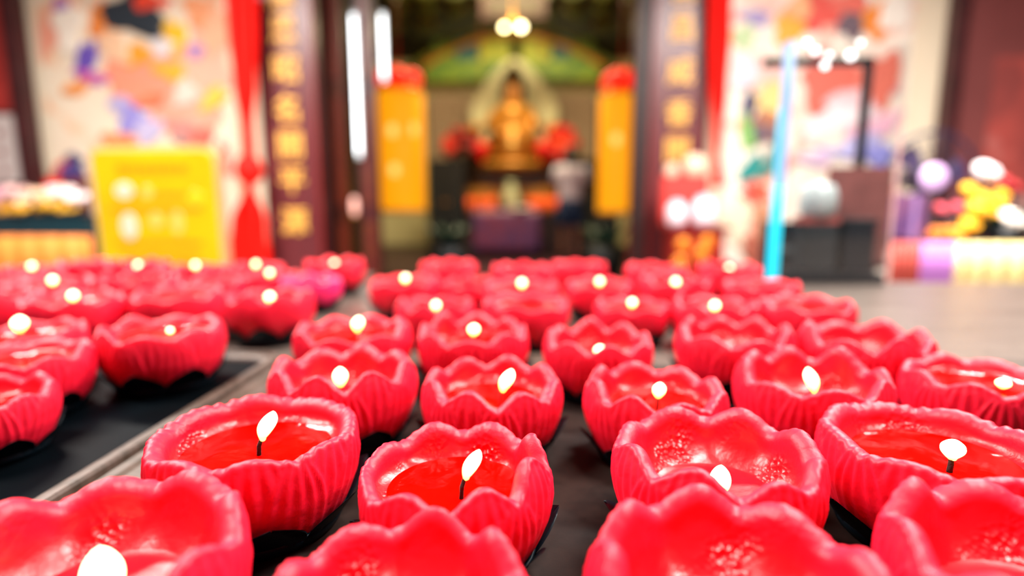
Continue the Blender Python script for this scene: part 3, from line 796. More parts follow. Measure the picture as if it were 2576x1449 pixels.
# ------------------------------------------------------------------ scroll lanterns
M_lan = mat('amber_lantern_silk', 'f5a000', .6, emit='f39a05', strength=.75, noise_amt=.12, noise_scale=3)
M_lan_red = mat('red_silk_flower', 'e81a08', .5, emit='ff1a04', strength=.9)
def lantern(pxc, wpx, y0, y1, ytop, Y, label, spots):
    a = at(pxc, y0, Y); b = at(pxc, y1, Y); r = px_w(wpx, Y) / 2; h = a.z - b.z
    e = empty('scroll_lantern', (b.x, Y, b.z), label, 'lantern', 'tall amber lanterns in the doorway')
    lathe('silk_cylinder', [(r * .97, 0), (r, .02), (r, h * .5), (r, h - .02), (r * .97, h)], M_lan, e, n=64, fn=lambda a_, z: 1 + .012 * math.cos(20 * a_))
    lathe('bottom_ring', [(r * 1.02, -.03), (r * 1.03, -.01), (r * 1.0, .01)], M_gold, e)
    lathe('top_ring', [(r * 1.0, h - .01), (r * 1.03, h + .01), (r * 1.02, h + .03)], M_gold, e)
    rt = at(pxc, ytop, Y).z - a.z
    rnd = random.Random(int(pxc))
    for k in range(9):
        an = k / 9 * 6.28
        rr_ = r * (.55 if k < 8 else 0)
        ball('silk_petal', (rr_ * math.cos(an), rr_ * math.sin(an), h + rt * (.42 + .12 * rnd.random())), (r * .42, r * .42, rt * .45), M_lan_red, e)
    tube('hanging_cord', [(0, 0, h + rt * .6), (0, 0, h + rt + 1.2)], .012, M_red_lacq, e)
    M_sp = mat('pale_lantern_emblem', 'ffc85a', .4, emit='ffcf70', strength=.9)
    for (sx, sy) in spots:
        q = at(sx, sy, Y); dx = max(-r * .8, min(r * .8, q.x - b.x))
        ball('emblem', (dx, -math.sqrt(r * r - dx * dx), q.z - b.z), (.055, .012, .07), M_sp, e)
    return e
lantern(1010, 122, 232, 528, 172, 7.0, 'tall amber scroll lantern topped by red silk flower, beside short white tube', [(1003, 335), (1048, 330), (1008, 430)])
lantern(1555, 102, 240, 532, 175, 7.0, 'tall amber scroll lantern topped by red silk flower, beside dark right door post', [(1545, 355)])

# ------------------------------------------------------------------ inside the hall: canopy, altar, statue
band = empty('painted_valance', (0.0, HB - .35, 0), 'arched green and teal painted valance above the golden statue', 'valance')
def hx(px, Y): return at(px, 300, Y).x
def hz(py, Y): return at(1288, py, Y).z
BY = HB - .35
x0, x1 = hx(1075, BY), hx(1505, BY); zb, zt_ = hz(203, BY), hz(150, BY)
box('green_rail', ((x0 + x1) / 2, 0, (zb + zt_) / 2), (x1 - x0, .06, zt_ - zb), M_green, band)
for k, (pxa, pxb, m_) in enumerate([(1095, 1150, M_green), (1150, 1205, M_teal), (1207, 1285, mat('yellow_green_panel', 'c9d23a', .5)), (1310, 1385, MATS['yellow_green_panel']), (1386, 1430, M_teal), (1432, 1490, M_green)]):
    xa, xb = hx(pxa, BY), hx(pxb, BY)
    box('painted_panel', ((xa + xb) / 2, -.02, hz(125, BY)), (xb - xa - .02, .05, hz(98, BY) - hz(150, BY)), m_, band)
# arch ribs
def arch(name, w_px, y_mid, y_end, Y, r, m_, parent):
    pts = []
    for t in np.linspace(-1, 1, 25):
        p = at(1292 + t * w_px / 2, y_mid + (y_end - y_mid) * t * t, Y); pts.append((p.x, p.y - parent.location.y, p.z))
    return tube(name, pts, r, m_, parent, n=8)
arch('arch_rib', 470, 88, 175, BY, .07, M_gold, band)
arch('arch_rib', 560, 62, 190, BY, .06, M_olive, band)
# carved roof brackets in rows above
for row, (y_, npc, Yr, sz) in enumerate([(70, 9, 10.6, .34), (30, 9, 10.2, .36), (-8, 9, 9.8, .38)]):
    for k in range(npc):
        px = 1000 + k * 590 / (npc - 1)
        if row == 0 and 1130 < px < 1460: continue
        p = at(px, y_, Yr)
        e = empty('roof_bracket', p, 'carved olive and gold roof bracket under the dim hall ceiling', 'roof bracket', 'carved brackets of the hall roof')
        box('block', (0, 0, 0), (sz * .7, sz * .7, sz * .25), M_olive, e, .02)
        for s in (-1, 1):
            box('arm', (s * sz * .36, 0, sz * .2), (sz * .26, sz * .3, sz * .3), mat('bronze_bracket_arm', '7a5a18', .5) if (k + row) % 2 else M_olive, e, .02)
        box('cap', (0, 0, sz * .36), (sz * 1.0, sz * .8, sz * .14), mat('brown_bracket', '5a3c14', .5), e, .015)
        tube('hanger', [(0, 0, sz * .4), (0, 0, 4.9 - p.z)], .03, M_wood_dark, e)
mb = empty('name_plaque', at(1292, 18, 9.4), 'dark carved plaque hanging above the two round bulbs', 'plaque')
box('plaque_board', (0, 0, 0), (1.0, .06, .35), M_wood_dark, mb, .02); box('gilt_frame', (0, -.035, 0), (.84, .02, .24), M_door_olive, mb, .01)
for s in (-1, 1): tube('hanger', [(s * .4, 0, .16), (s * .4, 0, 4.9 - at(1292, 18, 9.4).z)], .012, M_wood_dark, mb)
# bulbs
M_bulb = mat('warm_bulb', 'fff2c0', .4, emit=(1, .9, .55), strength=7)
ch = empty('pendant_lamp', at(1290, 68, 9.0), 'pendant lamp of two warm round bulbs before the arch', 'lamp')
for s, r_ in ((-1, .035), (1, .045)):
    ball('bulb_or_glint', (s * .13, 0, 0), r_, M_bulb, ch)
tube('arm', [(-.13, 0, .05), (0, 0, .09), (.13, 0, .05)], .012, M_gold, ch); tube('rod', [(0, 0, .09), (0, 0, 4.9 - ch.location.z)], .01, M_gold, ch)
pld = bpy.data.lights.new('pendant_lamp_light', 'POINT'); pld.energy = 34; pld.color = (1, .85, .45); pld.shadow_soft_size = .05
plo = bpy.data.objects.new('pendant_lamp_light', pld); COL.objects.link(plo); plo.location = ch.location + Vector((0, -.12, -.06))
# slatted screens left and right of the statue
M_slat = mat('grey_brown_slat', 'd0b498', .6)
for (pa, pb, lab) in ((1078, 1205, 'slatted grey screen wall behind the red bouquet and dark cabinet'), (1382, 1500, 'slatted grey screen wall behind the standing person')):
    Y = 11.2; xa, xb = hx(pa, Y), hx(pb, Y); z0_, z1_ = hz(400, Y), hz(235, Y)
    e = empty('slatted_screen', ((xa + xb) / 2, Y, z0_), lab, 'screen')
    box('backing', (0, .05, (z1_ - z0_) / 2), (xb - xa, .03, z1_ - z0_), mat('screen_backing', '94806a', .7), e)
    ns = 22
    for k in range(ns):
        box('slat', (0, .02, (k + .5) * (z1_ - z0_) / ns), (xb - xa, .03, (z1_ - z0_) / ns * .55), M_slat, e)
    box('plinth', (0, .04, -z0_ / 2), (xb - xa, .1, z0_), M_black, e)
# altar bench
AY = 10.6
alt = empty('altar_bench', (hx(1290, AY), AY, 0), 'dark stepped altar bench carrying the golden statue', 'altar')
for k, (w, d, z0_, z1_) in enumerate([(2.5, .9, 0, .85), (2.2, .7, .85, 1.15), (1.3, .55, 1.15, 1.38)]):
    box('tier', (0, .05 - (.2 if k == 0 else 0), (z0_ + z1_) / 2), (w, d + (.4 if k == 0 else 0), z1_ - z0_), mat('altar_dark', '1c1a20', .5) if k < 1 else mat('altar_carved', '5a3316', .45, noise_amt=.5, noise_scale=7), alt, .02)
box('carved_front', (0, -.31, 1.0), (1.6, .03, .22), M_gold, alt, .01)
# statue: seated robed figure, one lathe-like body with crown and mandorla
SY = 10.55; sb = Vector((hx(1291, SY), SY, 1.38))
def zz(py): return hz(py, SY)
st = empty('golden_statue', sb, 'golden seated statue with tall pointed crown on the altar', 'statue')
H0 = sb.z
def body_prof():
    pts = [(.02, zz(395)), (.46, zz(393)), (.50, zz(375)), (.46, zz(350)), (.36, zz(325)), (.33, zz(300)), (.36, zz(283)), (.33, zz(270)), (.20, zz(260)), (.12, zz(254)), (.11, zz(250))]
    return [(r, z - H0) for r, z in pts]
link_mesh('robed_body', lathe_me(body_prof(), 40, True, lambda a, z: (1 + .03 * math.cos(14 * a)) * (1 - .3 * abs(math.sin(a)))), M_gold, st)
ball('head', (0, -.02, zz(232) - H0), (.135, .135, .18), mat('gold_face', 'e09a58', .4, metal=.2), st)
ball('hair_veil', (0, .06, zz(238) - H0), (.2, .14, .30), mat('dark_bronze', '5a3a18', .5, metal=.3), st)
lathe('crown', [(.15, zz(214) - H0), (.19, zz(205) - H0), (.15, zz(188) - H0), (.09, zz(172) - H0), (.03, zz(160) - H0), (.01, zz(155) - H0)], MATS['dark_bronze'], st, (0, -.02, 0), fn=lambda a, z: 1 + .08 * math.cos(8 * a))
for s in (-1, 1):
    tube('sleeve', [(s * .30, -.05, zz(285) - H0), (s * .40, -.18, zz(320) - H0), (s * .24, -.32, zz(345) - H0), (s * .06, -.36, zz(348) - H0)], [.09, .12, .12, .06], M_gold, st)
ball('chest_medallion', (0, -.35, zz(372) - H0), (.10, .05, .12), mat('pale_gold', 'd8b060', .35, metal=.3), st)
lathe('lotus_throne', [(.40, 0), (.58, .05), (.62, .14), (.52, .2), (.3, .2)], M_gold, st, fn=lambda a, z: 1 + .06 * abs(math.cos(9 * a)))
mand = [(0.9 * math.sin(t) * (1 - .45 * max(0, math.cos(t))), .75 - .85 * -math.cos(t)) for t in np.linspace(0, 2 * math.pi, 40, endpoint=False)]
link_mesh('mandorla', slab_me([(x * .9, z * 1.05 + .35) for x, z in mand], .05, .06), mat('pale_mandorla', 'f2edc0', .6), st, (0, .40, 0), smooth=False)
for s in (-1, 1):  # pair of short dark pillars flanking the statue
    pk = empty('altar_pillar', (sb.x + s * .68, SY - .1, 1.15), 'short dark gilt pillar standing beside the golden statue', 'pillar', 'pillars beside the statue')
    lathe('pillar_shaft', [(.13, 0), (.14, .06), (.10, .1), (.10, .85), (.14, .9), (.14, .95)], MATS['dark_bronze'], pk, n=20); lathe('pillar_cap', [(.15, .95), (.17, 1.0), (.08, 1.06)], M_gold, pk, n=20)
# bouquets
M_leaf = mat('dark_green_leaf', '0f3a30', .5)
def bouquet(name, loc, cols, spread, height, n, seed, label, group=None, vase='7a3020', fr=.07, vase_r=.09):
    e = empty(name, loc, label, 'flowers', group); rnd = random.Random(seed)
    v = lathe('vase', [(vase_r * .6, 0), (vase_r, height * .12), (vase_r * .9, height * .25), (vase_r * .55, height * .36), (vase_r * .7, height * .4)], mat('vase_' + vase, vase, .3), e, n=20)
    fm = {}
    for k in range(n):
        a = rnd.random() * 6.28; q = rnd.random() ** .6
        x, y = spread * q * math.cos(a), spread * .6 * q * math.sin(a); z = height * (.5 + .5 * (1 - q * q * .7) * (.6 + .4 * rnd.random()))
        c = cols[rnd.randrange(len(cols))]
        me = lathe_me([(.15 * fr, -.4 * fr), (.7 * fr, -.3 * fr), (1.0 * fr, .1 * fr), (.75 * fr, .45 * fr), (.3 * fr, .3 * fr)], 20, True, lambda a_, z_: 1 + .22 * abs(math.cos(3 * a_)))
        f = link_mesh('blossom', me, mat('petal_' + c, c, .55), e, (x, y, z)); f.rotation_euler = (rnd.uniform(-.2, .9), rnd.uniform(-.4, .4), 0)
        tube('stem', [(x, y, z - fr * .3), (x * .5, y * .5, height * .45), (0, 0, height * .3)], .006, M_leaf, e, n=5)
    for k in range(n):
        a = rnd.random() * 6.28; L_ = spread * (.5 + .6 * rnd.random())
        d = Vector((math.cos(a), math.sin(a) * .6, .5 * rnd.random())).normalized(); s_ = Vector((-d.y, d.x, 0)).normalized() * L_ * .16
        b0 = Vector((0, 0, height * (.38 + .3 * rnd.random())))
        Vv = [b0, b0 + d * L_ * .5 + s_, b0 + d * L_, b0 + d * L_ * .5 - s_, b0 + d * L_ * .5 + Vector((0, 0, -.02))]
        link_mesh('leaf', pydata(Vv, [(0, 1, 4), (1, 2, 4), (2, 3, 4), (3, 0, 4)]), M_leaf, e, smooth=False)
    return e
bouquet('flower_bouquet', (hx(1160, 10.1), 10.1, .85), ['b81410', 'd42a14', '9c1016', '7a1c1a'], .30, 1.25, 26, 3, 'red bouquet in vase on altar, beside slatted screen', 'red altar bouquets', fr=.13)
bouquet('flower_bouquet', (hx(1412, 10.1), 10.1, .85), ['d8220c', 'e8440e', 'c81410', 'ee5a10'], .30, 1.25, 28, 4, 'orange-red bouquet in vase on altar, above the standing person', 'red altar bouquets', fr=.13)
M_rl = mat('round_red_lantern', 'd01010', .5, emit='d80c08', strength=.5)
for px in (1213, 1363):
    p = at(px, 372, 9.6)
    e = empty('round_lantern', p, 'small round red lantern hanging before the altar', 'lantern', 'round red lanterns at the altar')
    ball('globe', (0, 0, 0), .11, M_rl, e); lathe('cap', [(.05, .09), (.05, .12), (.02, .13)], M_gold, e, n=16); lathe('tassel', [(.015, -.24), (.03, -.2), (.02, -.1)], M_rl, e, n=10)
    tube('cord', [(0, 0, .12), (0, 0, 4.9 - p.z)], .006, M_red_lacq, e)
# offering table with purple cloth
OY = 9.3
tz = hz(528, OY); txa, txb = hx(1178, OY), hx(1392, OY)
ot = empty('offering_table', ((txa + txb) / 2, OY, 0), 'offering table with red top before the altar', 'table')
box('table_top', (0, 0, tz - .02), (txb - txa, .6, .04), mat('orange_table_top', '8a3a22', .4), ot, .005)
for sx in (-1, 1):
    for sy in (-1, 1): box('leg', (sx * ((txb - txa) / 2 - .06), sy * .24, (tz - .04) / 2), (.07, .07, tz - .04), M_wood_dark, ot)
cw = px_w(165, OY - .33)
V, Fc = [], []; nx = 33
for j, z in enumerate((tz + .004, tz - .1, tz - .3, tz - .55, .12)):
    for i in range(nx):
        s = -1 + 2 * i / (nx - 1); V.append((s * cw / 2, -.31 - (.012 * math.sin(s * 24) if j else 0), z))
for j in range(4):
    for i in range(nx - 1): Fc.append((j * nx + i, j * nx + i + 1, (j + 1) * nx + i + 1, (j + 1) * nx + i))
clo = link_mesh('table_frontal', pydata(V, Fc), mural_material('purple_embroidery', [(.3, '4a2a66'), (.5, '6e3f72'), (.65, '8a3a5c'), (.8, '3a2a70')], 5, 1.5), None, (hx(1277, OY), OY, 0))
tag(clo, 'purple and pink embroidered cloth hanging from the offering table', 'cloth'); clo.modifiers.new('thick', 'SOLIDIFY').thickness = .008
for px, w, c, lab in ((1312, .42, 'f2ece6', 'white tray lying on the offering table'), (1225, .34, 'e88a5a', 'orange tray lying beside the white one')):
    e = empty('offering_tray', (hx(px, OY), OY - .14 + (.1 if w < .4 else 0), tz), lab, 'tray', 'trays on the offering table')
    lathe('dish', [(w * .4, 0), (w * .5, .02), (w * .52, .05), (w * .48, .045), (w * .38, .015)], mat('dish_' + c, c, .35), e, n=28)
vz = empty('porcelain_vase', (hx(1285, 9.5), 9.5, tz), 'pale green porcelain vase in the middle of offering table', 'vase')
lathe('vase_body', [(.09, 0), (.14, .06), (.16, .18), (.10, .32), (.06, .40), (.085, .46), (.07, .46)], mat('celadon', 'b9bf9a', .3), vz)
lathe('vase_foot', [(.10, 0), (.11, .015), (.09, .03)], M_gold, vz)
M_ol = mat('orange_lamp_glass', 'e8501c', .4, emit='f0561a', strength=.55)
for px in (1180, 1200, 1222, 1238, 1338, 1352, 1366, 1380, 1394, 1406):
    e = empty('lotus_lamp', (hx(px, 9.15), 9.15, tz), 'little glowing orange lamp in a row on offering table', 'lamp', 'orange lamps on the offering table')
    lathe('lamp_cup', [(.03, 0), (.045, .03), (.04, .05)], M_gold, e, n=14); lathe('lamp_globe', [(.03, .05), (.055, .10), (.05, .16), (.02, .2)], M_ol, e, n=14)
# dark cabinets by the sides of the hall
for (pa, pb, y_, lab, Y) in ((1080, 1168, 405, 'tall dark cabinet below the red bouquet in the hall', 9.5), (1472, 1560, 400, 'tall dark cabinet behind the right amber lantern', 9.5)):
    xa, xb = hx(pa, Y), hx(pb, Y); h = hz(y_, Y)
    e = empty('dark_cabinet', ((xa + xb) / 2, Y, 0), lab, 'cabinet')
    box('carcass', (0, 0, h / 2), (xb - xa, .5, h), mat('blue_black_wood', '0c1820', .5), e, .01)
    for s in (-1, 1): 
        d_ = box('door', (s * (xb - xa) / 4, -.26, h / 2), ((xb - xa) / 2 - .02, .02, h - .1), mat('blue_black_door', '101c22', .45), e, .004)
        ball('knob', (-s * .1, -.025, .1), .02, M_gold, d_)
for px in (1125, 1530):
    e = empty('floor_planter', (hx(px, 6.6), 6.6, 0), 'dark planter of trailing leaves on hall floor below amber lantern', 'planter', 'planters below the lanterns')
    lathe('pot', [(.16, 0), (.22, .2), (.25, .4), (.2, .42)], M_black, e)
    rnd = random.Random(px)
    for k in range(16):
        a = rnd.random() * 6.28; d = Vector((math.cos(a), math.sin(a), .8)) * .3; s_ = Vector((-d.y, d.x, 0)) * .2; b0 = Vector((0, 0, .4))
        link_mesh('leaf', pydata([b0, b0 + d * .5 + s_, b0 + d, b0 + d * .5 - s_, b0 + d * .5 + Vector((0, 0, .03))], [(0, 1, 4), (1, 2, 4), (2, 3, 4), (3, 0, 4)]), M_leaf, e, smooth=False)

# ------------------------------------------------------------------ the person standing in the hall
def skin_mesh(verts, edges, radii, root, sub=2):
    me = bpy.data.meshes.new('figure'); me.from_pydata(verts, edges, []); me.update()
    o = bpy.data.objects.new('tmp_figure', me); COL.objects.link(o)
    o.modifiers.new('skin', 'SKIN'); sd = o.modifiers.new('sub', 'SUBSURF'); sd.levels = sub
    for i, r in enumerate(radii):
        o.data.skin_vertices[0].data[i].radius = r if isinstance(r, tuple) else (r, r)
        o.data.skin_vertices[0].data[i].use_root = (i == root)
    dg = bpy.context.evaluated_depsgraph_get(); out = bpy.data.meshes.new_from_object(o.evaluated_get(dg))
    bpy.data.objects.remove(o); return out
PY = 9.0 - .35
pp = at(1432, 640, PY); pp.z = 0
per = empty('person', pp, 'person in white top and navy shorts standing with back turned', 'person')
V = [(0, 0, .88), (0, 0, 1.05), (0, .01, 1.22), (0, .01, 1.36), (0, 0, 1.44), (0, -.01, 1.52), (0, -.02, 1.60)]
Rr = [(.15, .11), (.125, .095), (.15, .105), (.13, .085), (.052, .05), (.085, .095), (.075, .09)]
Ed = [(0, 1), (1, 2), (2, 3), (3, 4), (4, 5), (5, 6)]
def chain(start, pts, rs):
    prev = start
    for p, r in zip(pts, rs):
        V.append(p); Rr.append(r); Ed.append((prev, len(V) - 1)); prev = len(V) - 1
    return prev
for s in (-1, 1):
    chain(0, [(s * .09, 0, .80), (s * .10, -.015, .46), (s * .10, .01, .26), (s * .10, .02, .07), (s * .105, -.06, .035), (s * .108, -.14, .025)],
          [.085, .055, .052, .034, .036, .024]) if False else chain(0, [(s * .09, 0, .80), (s * .10, .015, .46), (s * .10, -.01, .27), (s * .10, -.02, .07), (s * .105, .06, .035), (s * .108, .14, .025)],
          [.085, .055, .052, .034, .036, .024])
    w = chain(3, [(s * .17, .01, 1.37), (s * .215, 0, 1.12), (s * .16, .20, 1.04), (s * .05, .33, 1.16)], [.05, .042, .034, .026])
    hp = chain(w, [(s * .035, .36, 1.21)], [(.018, .03)])
    for f in range(4):
        chain(hp, [(s * .03, .355 + .016 * (f - 1.5), 1.26), (s * .025, .36 + .016 * (f - 1.5), 1.30 + .008 * (1.5 - abs(f - 1.5)))], [.009, .007])
    chain(w, [(s * .045, .30, 1.21), (s * .03, .29, 1.24)], [.010, .008])
link_mesh('body', skin_mesh(V, Ed, Rr, 0), mat('warm_skin', '8a5644', .6), per)
for s in (-1, 1): ball('ear', (s * .086, .0, 1.54), (.014, .022, .032), MATS['warm_skin'], per)
ball('nose', (0, .09, 1.53), (.014, .02, .022), MATS['warm_skin'], per)
for s in (-1, 1): ball('eye', (s * .033, .076, 1.555), (.013, .008, .008), M_black, per)
ball('mouth', (0, .083, 1.485), (.026, .01, .008), mat('lip', '9a4038', .5), per)
hair = ball('hair', (0, -.025, 1.575), (.105, .11, .125), mat('black_hair', '0d1014', .5), per)
lathe('hair_bob', [(.085, 1.42), (.10, 1.46), (.104, 1.54), (.09, 1.6)], MATS['black_hair'], per, (0, -.04, 0))
# clothes: shells just outside the body
def shell(prof, ry, m_, name):
    me = lathe_me(prof, 32, False)
    for v in me.vertices: v.co.y *= ry
    o = link_mesh(name, me, m_, per); o.modifiers.new('thick', 'SOLIDIFY').thickness = .008; return o
M_shirt = mat('white_lavender_shirt', 'cfc8e0', .7)
shell([(.185, .86), (.175, .98), (.17, 1.06), (.185, 1.2), (.2, 1.30), (.185, 1.38), (.11, 1.425), (.07, 1.44)], .78, M_shirt, 'shirt')
for s in (-1, 1): tube('sleeve', [(s * .15, .01, 1.385), (s * .20, .01, 1.28), (s * .225, .01, 1.17)], [.07, .068, .066], M_shirt, per, n=16)
M_sh = mat('navy_shorts', '14305a', .7)
shell([(.18, .70), (.19, .78), (.185, .88), (.17, .94)], .8, M_sh, 'shorts')
for s in (-1, 1): tube('shorts_leg', [(s * .09, 0, .80), (s * .10, .005, .66), (s * .103, .01, .54)], [.105, .10, .098], M_sh, per, n=18)

# ------------------------------------------------------------------ yellow sign on the left
YS = 2.5
a, b = at(240, 380, YS), at(540, 380, YS); sw = b.x - a.x; zt2 = a.z
sg = empty('yellow_sign', ((a.x + b.x) / 2, YS, 0), 'glossy yellow sign board with pale frame standing behind the left candles', 'sign')
def rr_slab(w, z0, z1, r, t):
    return slab_me([(x, z) for x, z in rrect(-w / 2, w / 2, z0, z1, r, 8)], t, 0.0)
M_ys = mat('yellow_acrylic', 'fbd60a', .12, noise_amt=.1, noise_scale=3, coat=.6, col2='fac60a')
link_mesh('frame', rr_slab(sw + .05, .30, zt2 + .02, .05, .03), mat('pale_sign_frame', 'e0b088', .4), sg, (0, .02, 0), smooth=False)
link_mesh('yellow_face', rr_slab(sw, .33, zt2, .04, .02), M_ys, sg, (0, -.008, 0), smooth=False)
M_text = mat('orange_sign_print', 'f2a005', .4)
hd = zt2 - .075
for k in range(6): box('heading_stroke', (-.14 + k * .055, -.0295, hd), (.042, .003, .035), M_text, sg)
M_band = mat('amber_sign_print', 'e8a012', .4)
for k, (dz, w) in enumerate([(.19, .36), (.25, .42), (.40, .40), (.46, .36), (.52, .42)]):
    box('text_line', (0, -.0295, zt2 - dz), (w, .003, .018), M_band, sg)
M_wp = mat('white_sign_reflection', 'fdf3d8', .3)  # lamp reflections on the glossy face, painted as pale discs
M_pp = mat('pale_yellow_reflection', 'f6e06a', .3)
for (px, py, rx, rz, m_) in ((312, 480, 24, 20, M_wp), (370, 484, 15, 15, M_pp), (325, 570, 22, 34, M_wp), (392, 555, 18, 20, M_pp), (446, 560, 16, 30, M_pp), (490, 500, 20, 20, mat('lemon_reflection', 'efe020', .3))):
    q = at(px, py, YS - .03); pts = [(px_w(rx, YS) * math.cos(t), px_w(rz, YS) * math.sin(t)) for t in np.linspace(0, 6.283, 20, endpoint=False)]
    link_mesh('round_reflection', slab_me(pts, .004, .05), m_, sg, (q.x - sg.location.x, -.0275, q.z), smooth=False)
for s in (-1, 1):
    box('post', (s * sw * .4, .035, .17), (.03, .03, .34), M_black, sg); box('foot', (s * sw * .4, 0, .01), (.04, .34, .02), M_black, sg, .004)

# ------------------------------------------------------------------ left flower table
LY = 4.1
lt = empty('side_table', (at(55, 580, LY - .31).x, LY, 0), 'side table wrapped in orange cloth beside the yellow sign', 'table')
ltz = at(100, 582, LY - .3).z
box('table_top', (0, 0, ltz - .02), (1.05, .62, .04), mat('dark_green_top', '0c3038', .5), lt, .005)
V, Fc = [], []; nx = 49
M_oc = mat('orange_cloth', 'ee8a34', .65, noise_amt=.12, noise_scale=3)
for j, z in enumerate((ltz - .03, ltz - .2, ltz - .45, .06)):
    for i in range(nx):
        s = i / (nx - 1); V.append((-.50 + 1.0 * s, -.315 - (.008 + .014 * j / 3) * math.sin(s * 40), z))
for j in range(3):
    for i in range(nx - 1): Fc.append((j * nx + i, j * nx + i + 1, (j + 1) * nx + i + 1, (j + 1) * nx + i))
link_mesh('cloth_skirt', pydata(V, Fc), M_oc, lt).modifiers.new('thick', 'SOLIDIFY').thickness = .006
for sx in (-1, 1):
    for sy in (-1, 1): box('leg', (sx * .45, sy * .24, (ltz - .04) / 2), (.05, .05, ltz - .04), M_wood_dark, lt)
pb_ = empty('planter_trough', (at(95, 560, LY - .1).x, LY - .05, ltz), 'long dark green trough of flowers on the orange-clothed table', 'planter')
th_ = .105
box('trough_front', (0, -.11, th_ / 2), (.86, .02, th_), mat('deep_teal_glaze', '0a2c34', .4), pb_, .004); box('trough_back', (0, .11, th_ / 2), (.86, .02, th_), MATS['deep_teal_glaze'], pb_, .004)
for s_e in (-1, 1): box('trough_end', (s_e * .42, 0, th_ / 2), (.02, .2, th_), MATS['deep_teal_glaze'], pb_, .004)
box('soil', (0, 0, .04), (.82, .2, .08), M_wood_dark, pb_)
def bunch(px, c, c2, seed, label):
    e = empty('flower_bunch', (at(px, 560, LY - .08).x, LY - .05, ltz + .08), label, 'flowers', 'flower bunches in the dark trough'); rnd = random.Random(seed)
    me = lathe_me([(.15 * .04, -.016), (.03, -.012), (.04, .004), (.03, .018), (.012, .012)], 18, True, lambda a_, z_: 1 + .22 * abs(math.cos(3 * a_)))
    for k in range(14):
        x, y = rnd.uniform(-.075, .075), rnd.uniform(-.08, .08); low = k % 3 == 0; z = rnd.uniform(.06, .10) if low else rnd.uniform(.12, .21)
        cc = c2 if low else c
        o = link_mesh('blossom', me if low else me.copy(), None, e, (x, y - (.05 if low else 0), z)); o.data = o.data.copy(); o.data.materials.clear(); o.data.materials.append(mat('petal_' + cc, cc, .55)); o.rotation_euler = (rnd.uniform(.2, 1.1), rnd.uniform(-.4, .4), 0)
        tube('stem', [(x, y - (.05 if low else 0), z), (x * .6, y * .6, 0)], .004, M_leaf, e, n=5)
for k, (px, c, c2, lab) in enumerate([(-8, 'c890a0', 'b8862a', 'dusky rose bunch in the trough, at the end away from yellow sign'), (38, 'eab8b4', 'c98a1c', 'pale pink bunch in the trough below the notice board'), (85, 'f2d2b8', 'd99c1c', 'peach bunch in the trough beside the pale pink one'),
        (130, 'f0c09c', 'd9a024', 'apricot bunch in the trough beside the peach one'), (175, 'f4e0e0', 'cf9a1a', 'white bunch in the trough nearest the yellow sign')]):
    bunch(px, c, c2, 40 + k, lab)
cb = empty('offering_box', (at(165, 440, LY + .2).x, LY + .2, ltz), 'dark red box with blue lid standing behind the low flower pots', 'box')
box('box_body', (0, 0, .19), (.30, .1, .38), mat('dark_red_box', '5a1c1c', .5), cb, .01); box('box_lid', (.06, 0, .42), (.14, .1, .08), mat('indigo_lid', '3a3470', .5), cb, .01); box('red_label', (-.06, -.055, .30), (.12, .01, .12), M_cloth, cb)

# ------------------------------------------------------------------ right flower table
RY = 2.75
rt_z = at(2500, 612, RY - .25).z
rt = empty('side_table', (at(2440, 612, RY).x + .05, RY, 0), 'side table draped in pale yellow, violet and red cloth', 'table')
box('table_top', (0, 0, rt_z - .02), (.86, .5, .04), M_wood_dark, rt, .005)
def skirt(pa, pb, m_, fold, name):
    xa, xb = at(pa, 650, RY - .25).x - rt.location.x, at(pb, 650, RY - .25).x - rt.location.x
    V, Fc = [], []; nx = 37
    for j, z in enumerate((rt_z + .004, rt_z - .12, rt_z - .3, .06)):
        for i in range(nx):
            s = i / (nx - 1); V.append((xa + (xb - xa) * s, -.262 - (.004 + fold * (j > 0)) * math.sin(s * 31), z))
    for j in range(3):
        for i in range(nx - 1): Fc.append((j * nx + i, j * nx + i + 1, (j + 1) * nx + i + 1, (j + 1) * nx + i))
    o = link_mesh(name, pydata(V, Fc), m_, rt); o.modifiers.new('thick', 'SOLIDIFY').thickness = .006
skirt(2398, 2640, mat('pale_yellow_cloth', 'f8dd98', .65), .012, 'yellow_skirt')
skirt(2312, 2398, mat('violet_cloth', 'c07ac6', .6), .006, 'violet_skirt')
skirt(2238, 2312, mat('brick_red_cloth', 'b8463a', .6), .006, 'red_skirt')
for sx in (-1, 1):
    for sy in (-1, 1): box('leg', (sx * .38, sy * .2, (rt_z - .04) / 2), (.05, .05, rt_z - .04), M_wood_dark, rt)
def big_flower(px, py, r_px, Y, c, label, group):
    p = at(px, py, Y); e = empty('cut_flower', (p.x, Y, rt_z), label, 'flower', group); r = px_w(r_px, Y); h = p.z - rt_z
    tube('stem', [(0, 0, 0), (.01, 0, h * .5), (0, 0, h - r * .4)], .008, M_leaf, e, n=6)
    for ring, (n_, k_, tilt) in enumerate(((8, 1.0, .9), (6, .62, .45))):
        for q in range(n_):
            o = link_mesh('petal', ball_me(r * .34, r * .52 * k_, r * .16, 12, 8), mat('flower_' + c, c, .55), e)
            an = q / n_ * 6.28 + ring * .4
            o.location = (r * .48 * k_ * math.cos(an), r * .40 * k_ * math.sin(an) - r * .2, h + r * .48 * k_ * math.sin(an) * .9); o.rotation_euler = (0.5, -an + math.pi / 2, 0)
    ball('flower_heart', (0, -r * .25, h), r * .42, mat('flower_' + c, c, .55), e)
    lathe('calyx', [(r * .1, h - r * .9), (r * .3, h - r * .5), (r * .4, h - r * .2)], M_leaf, e, n=10)
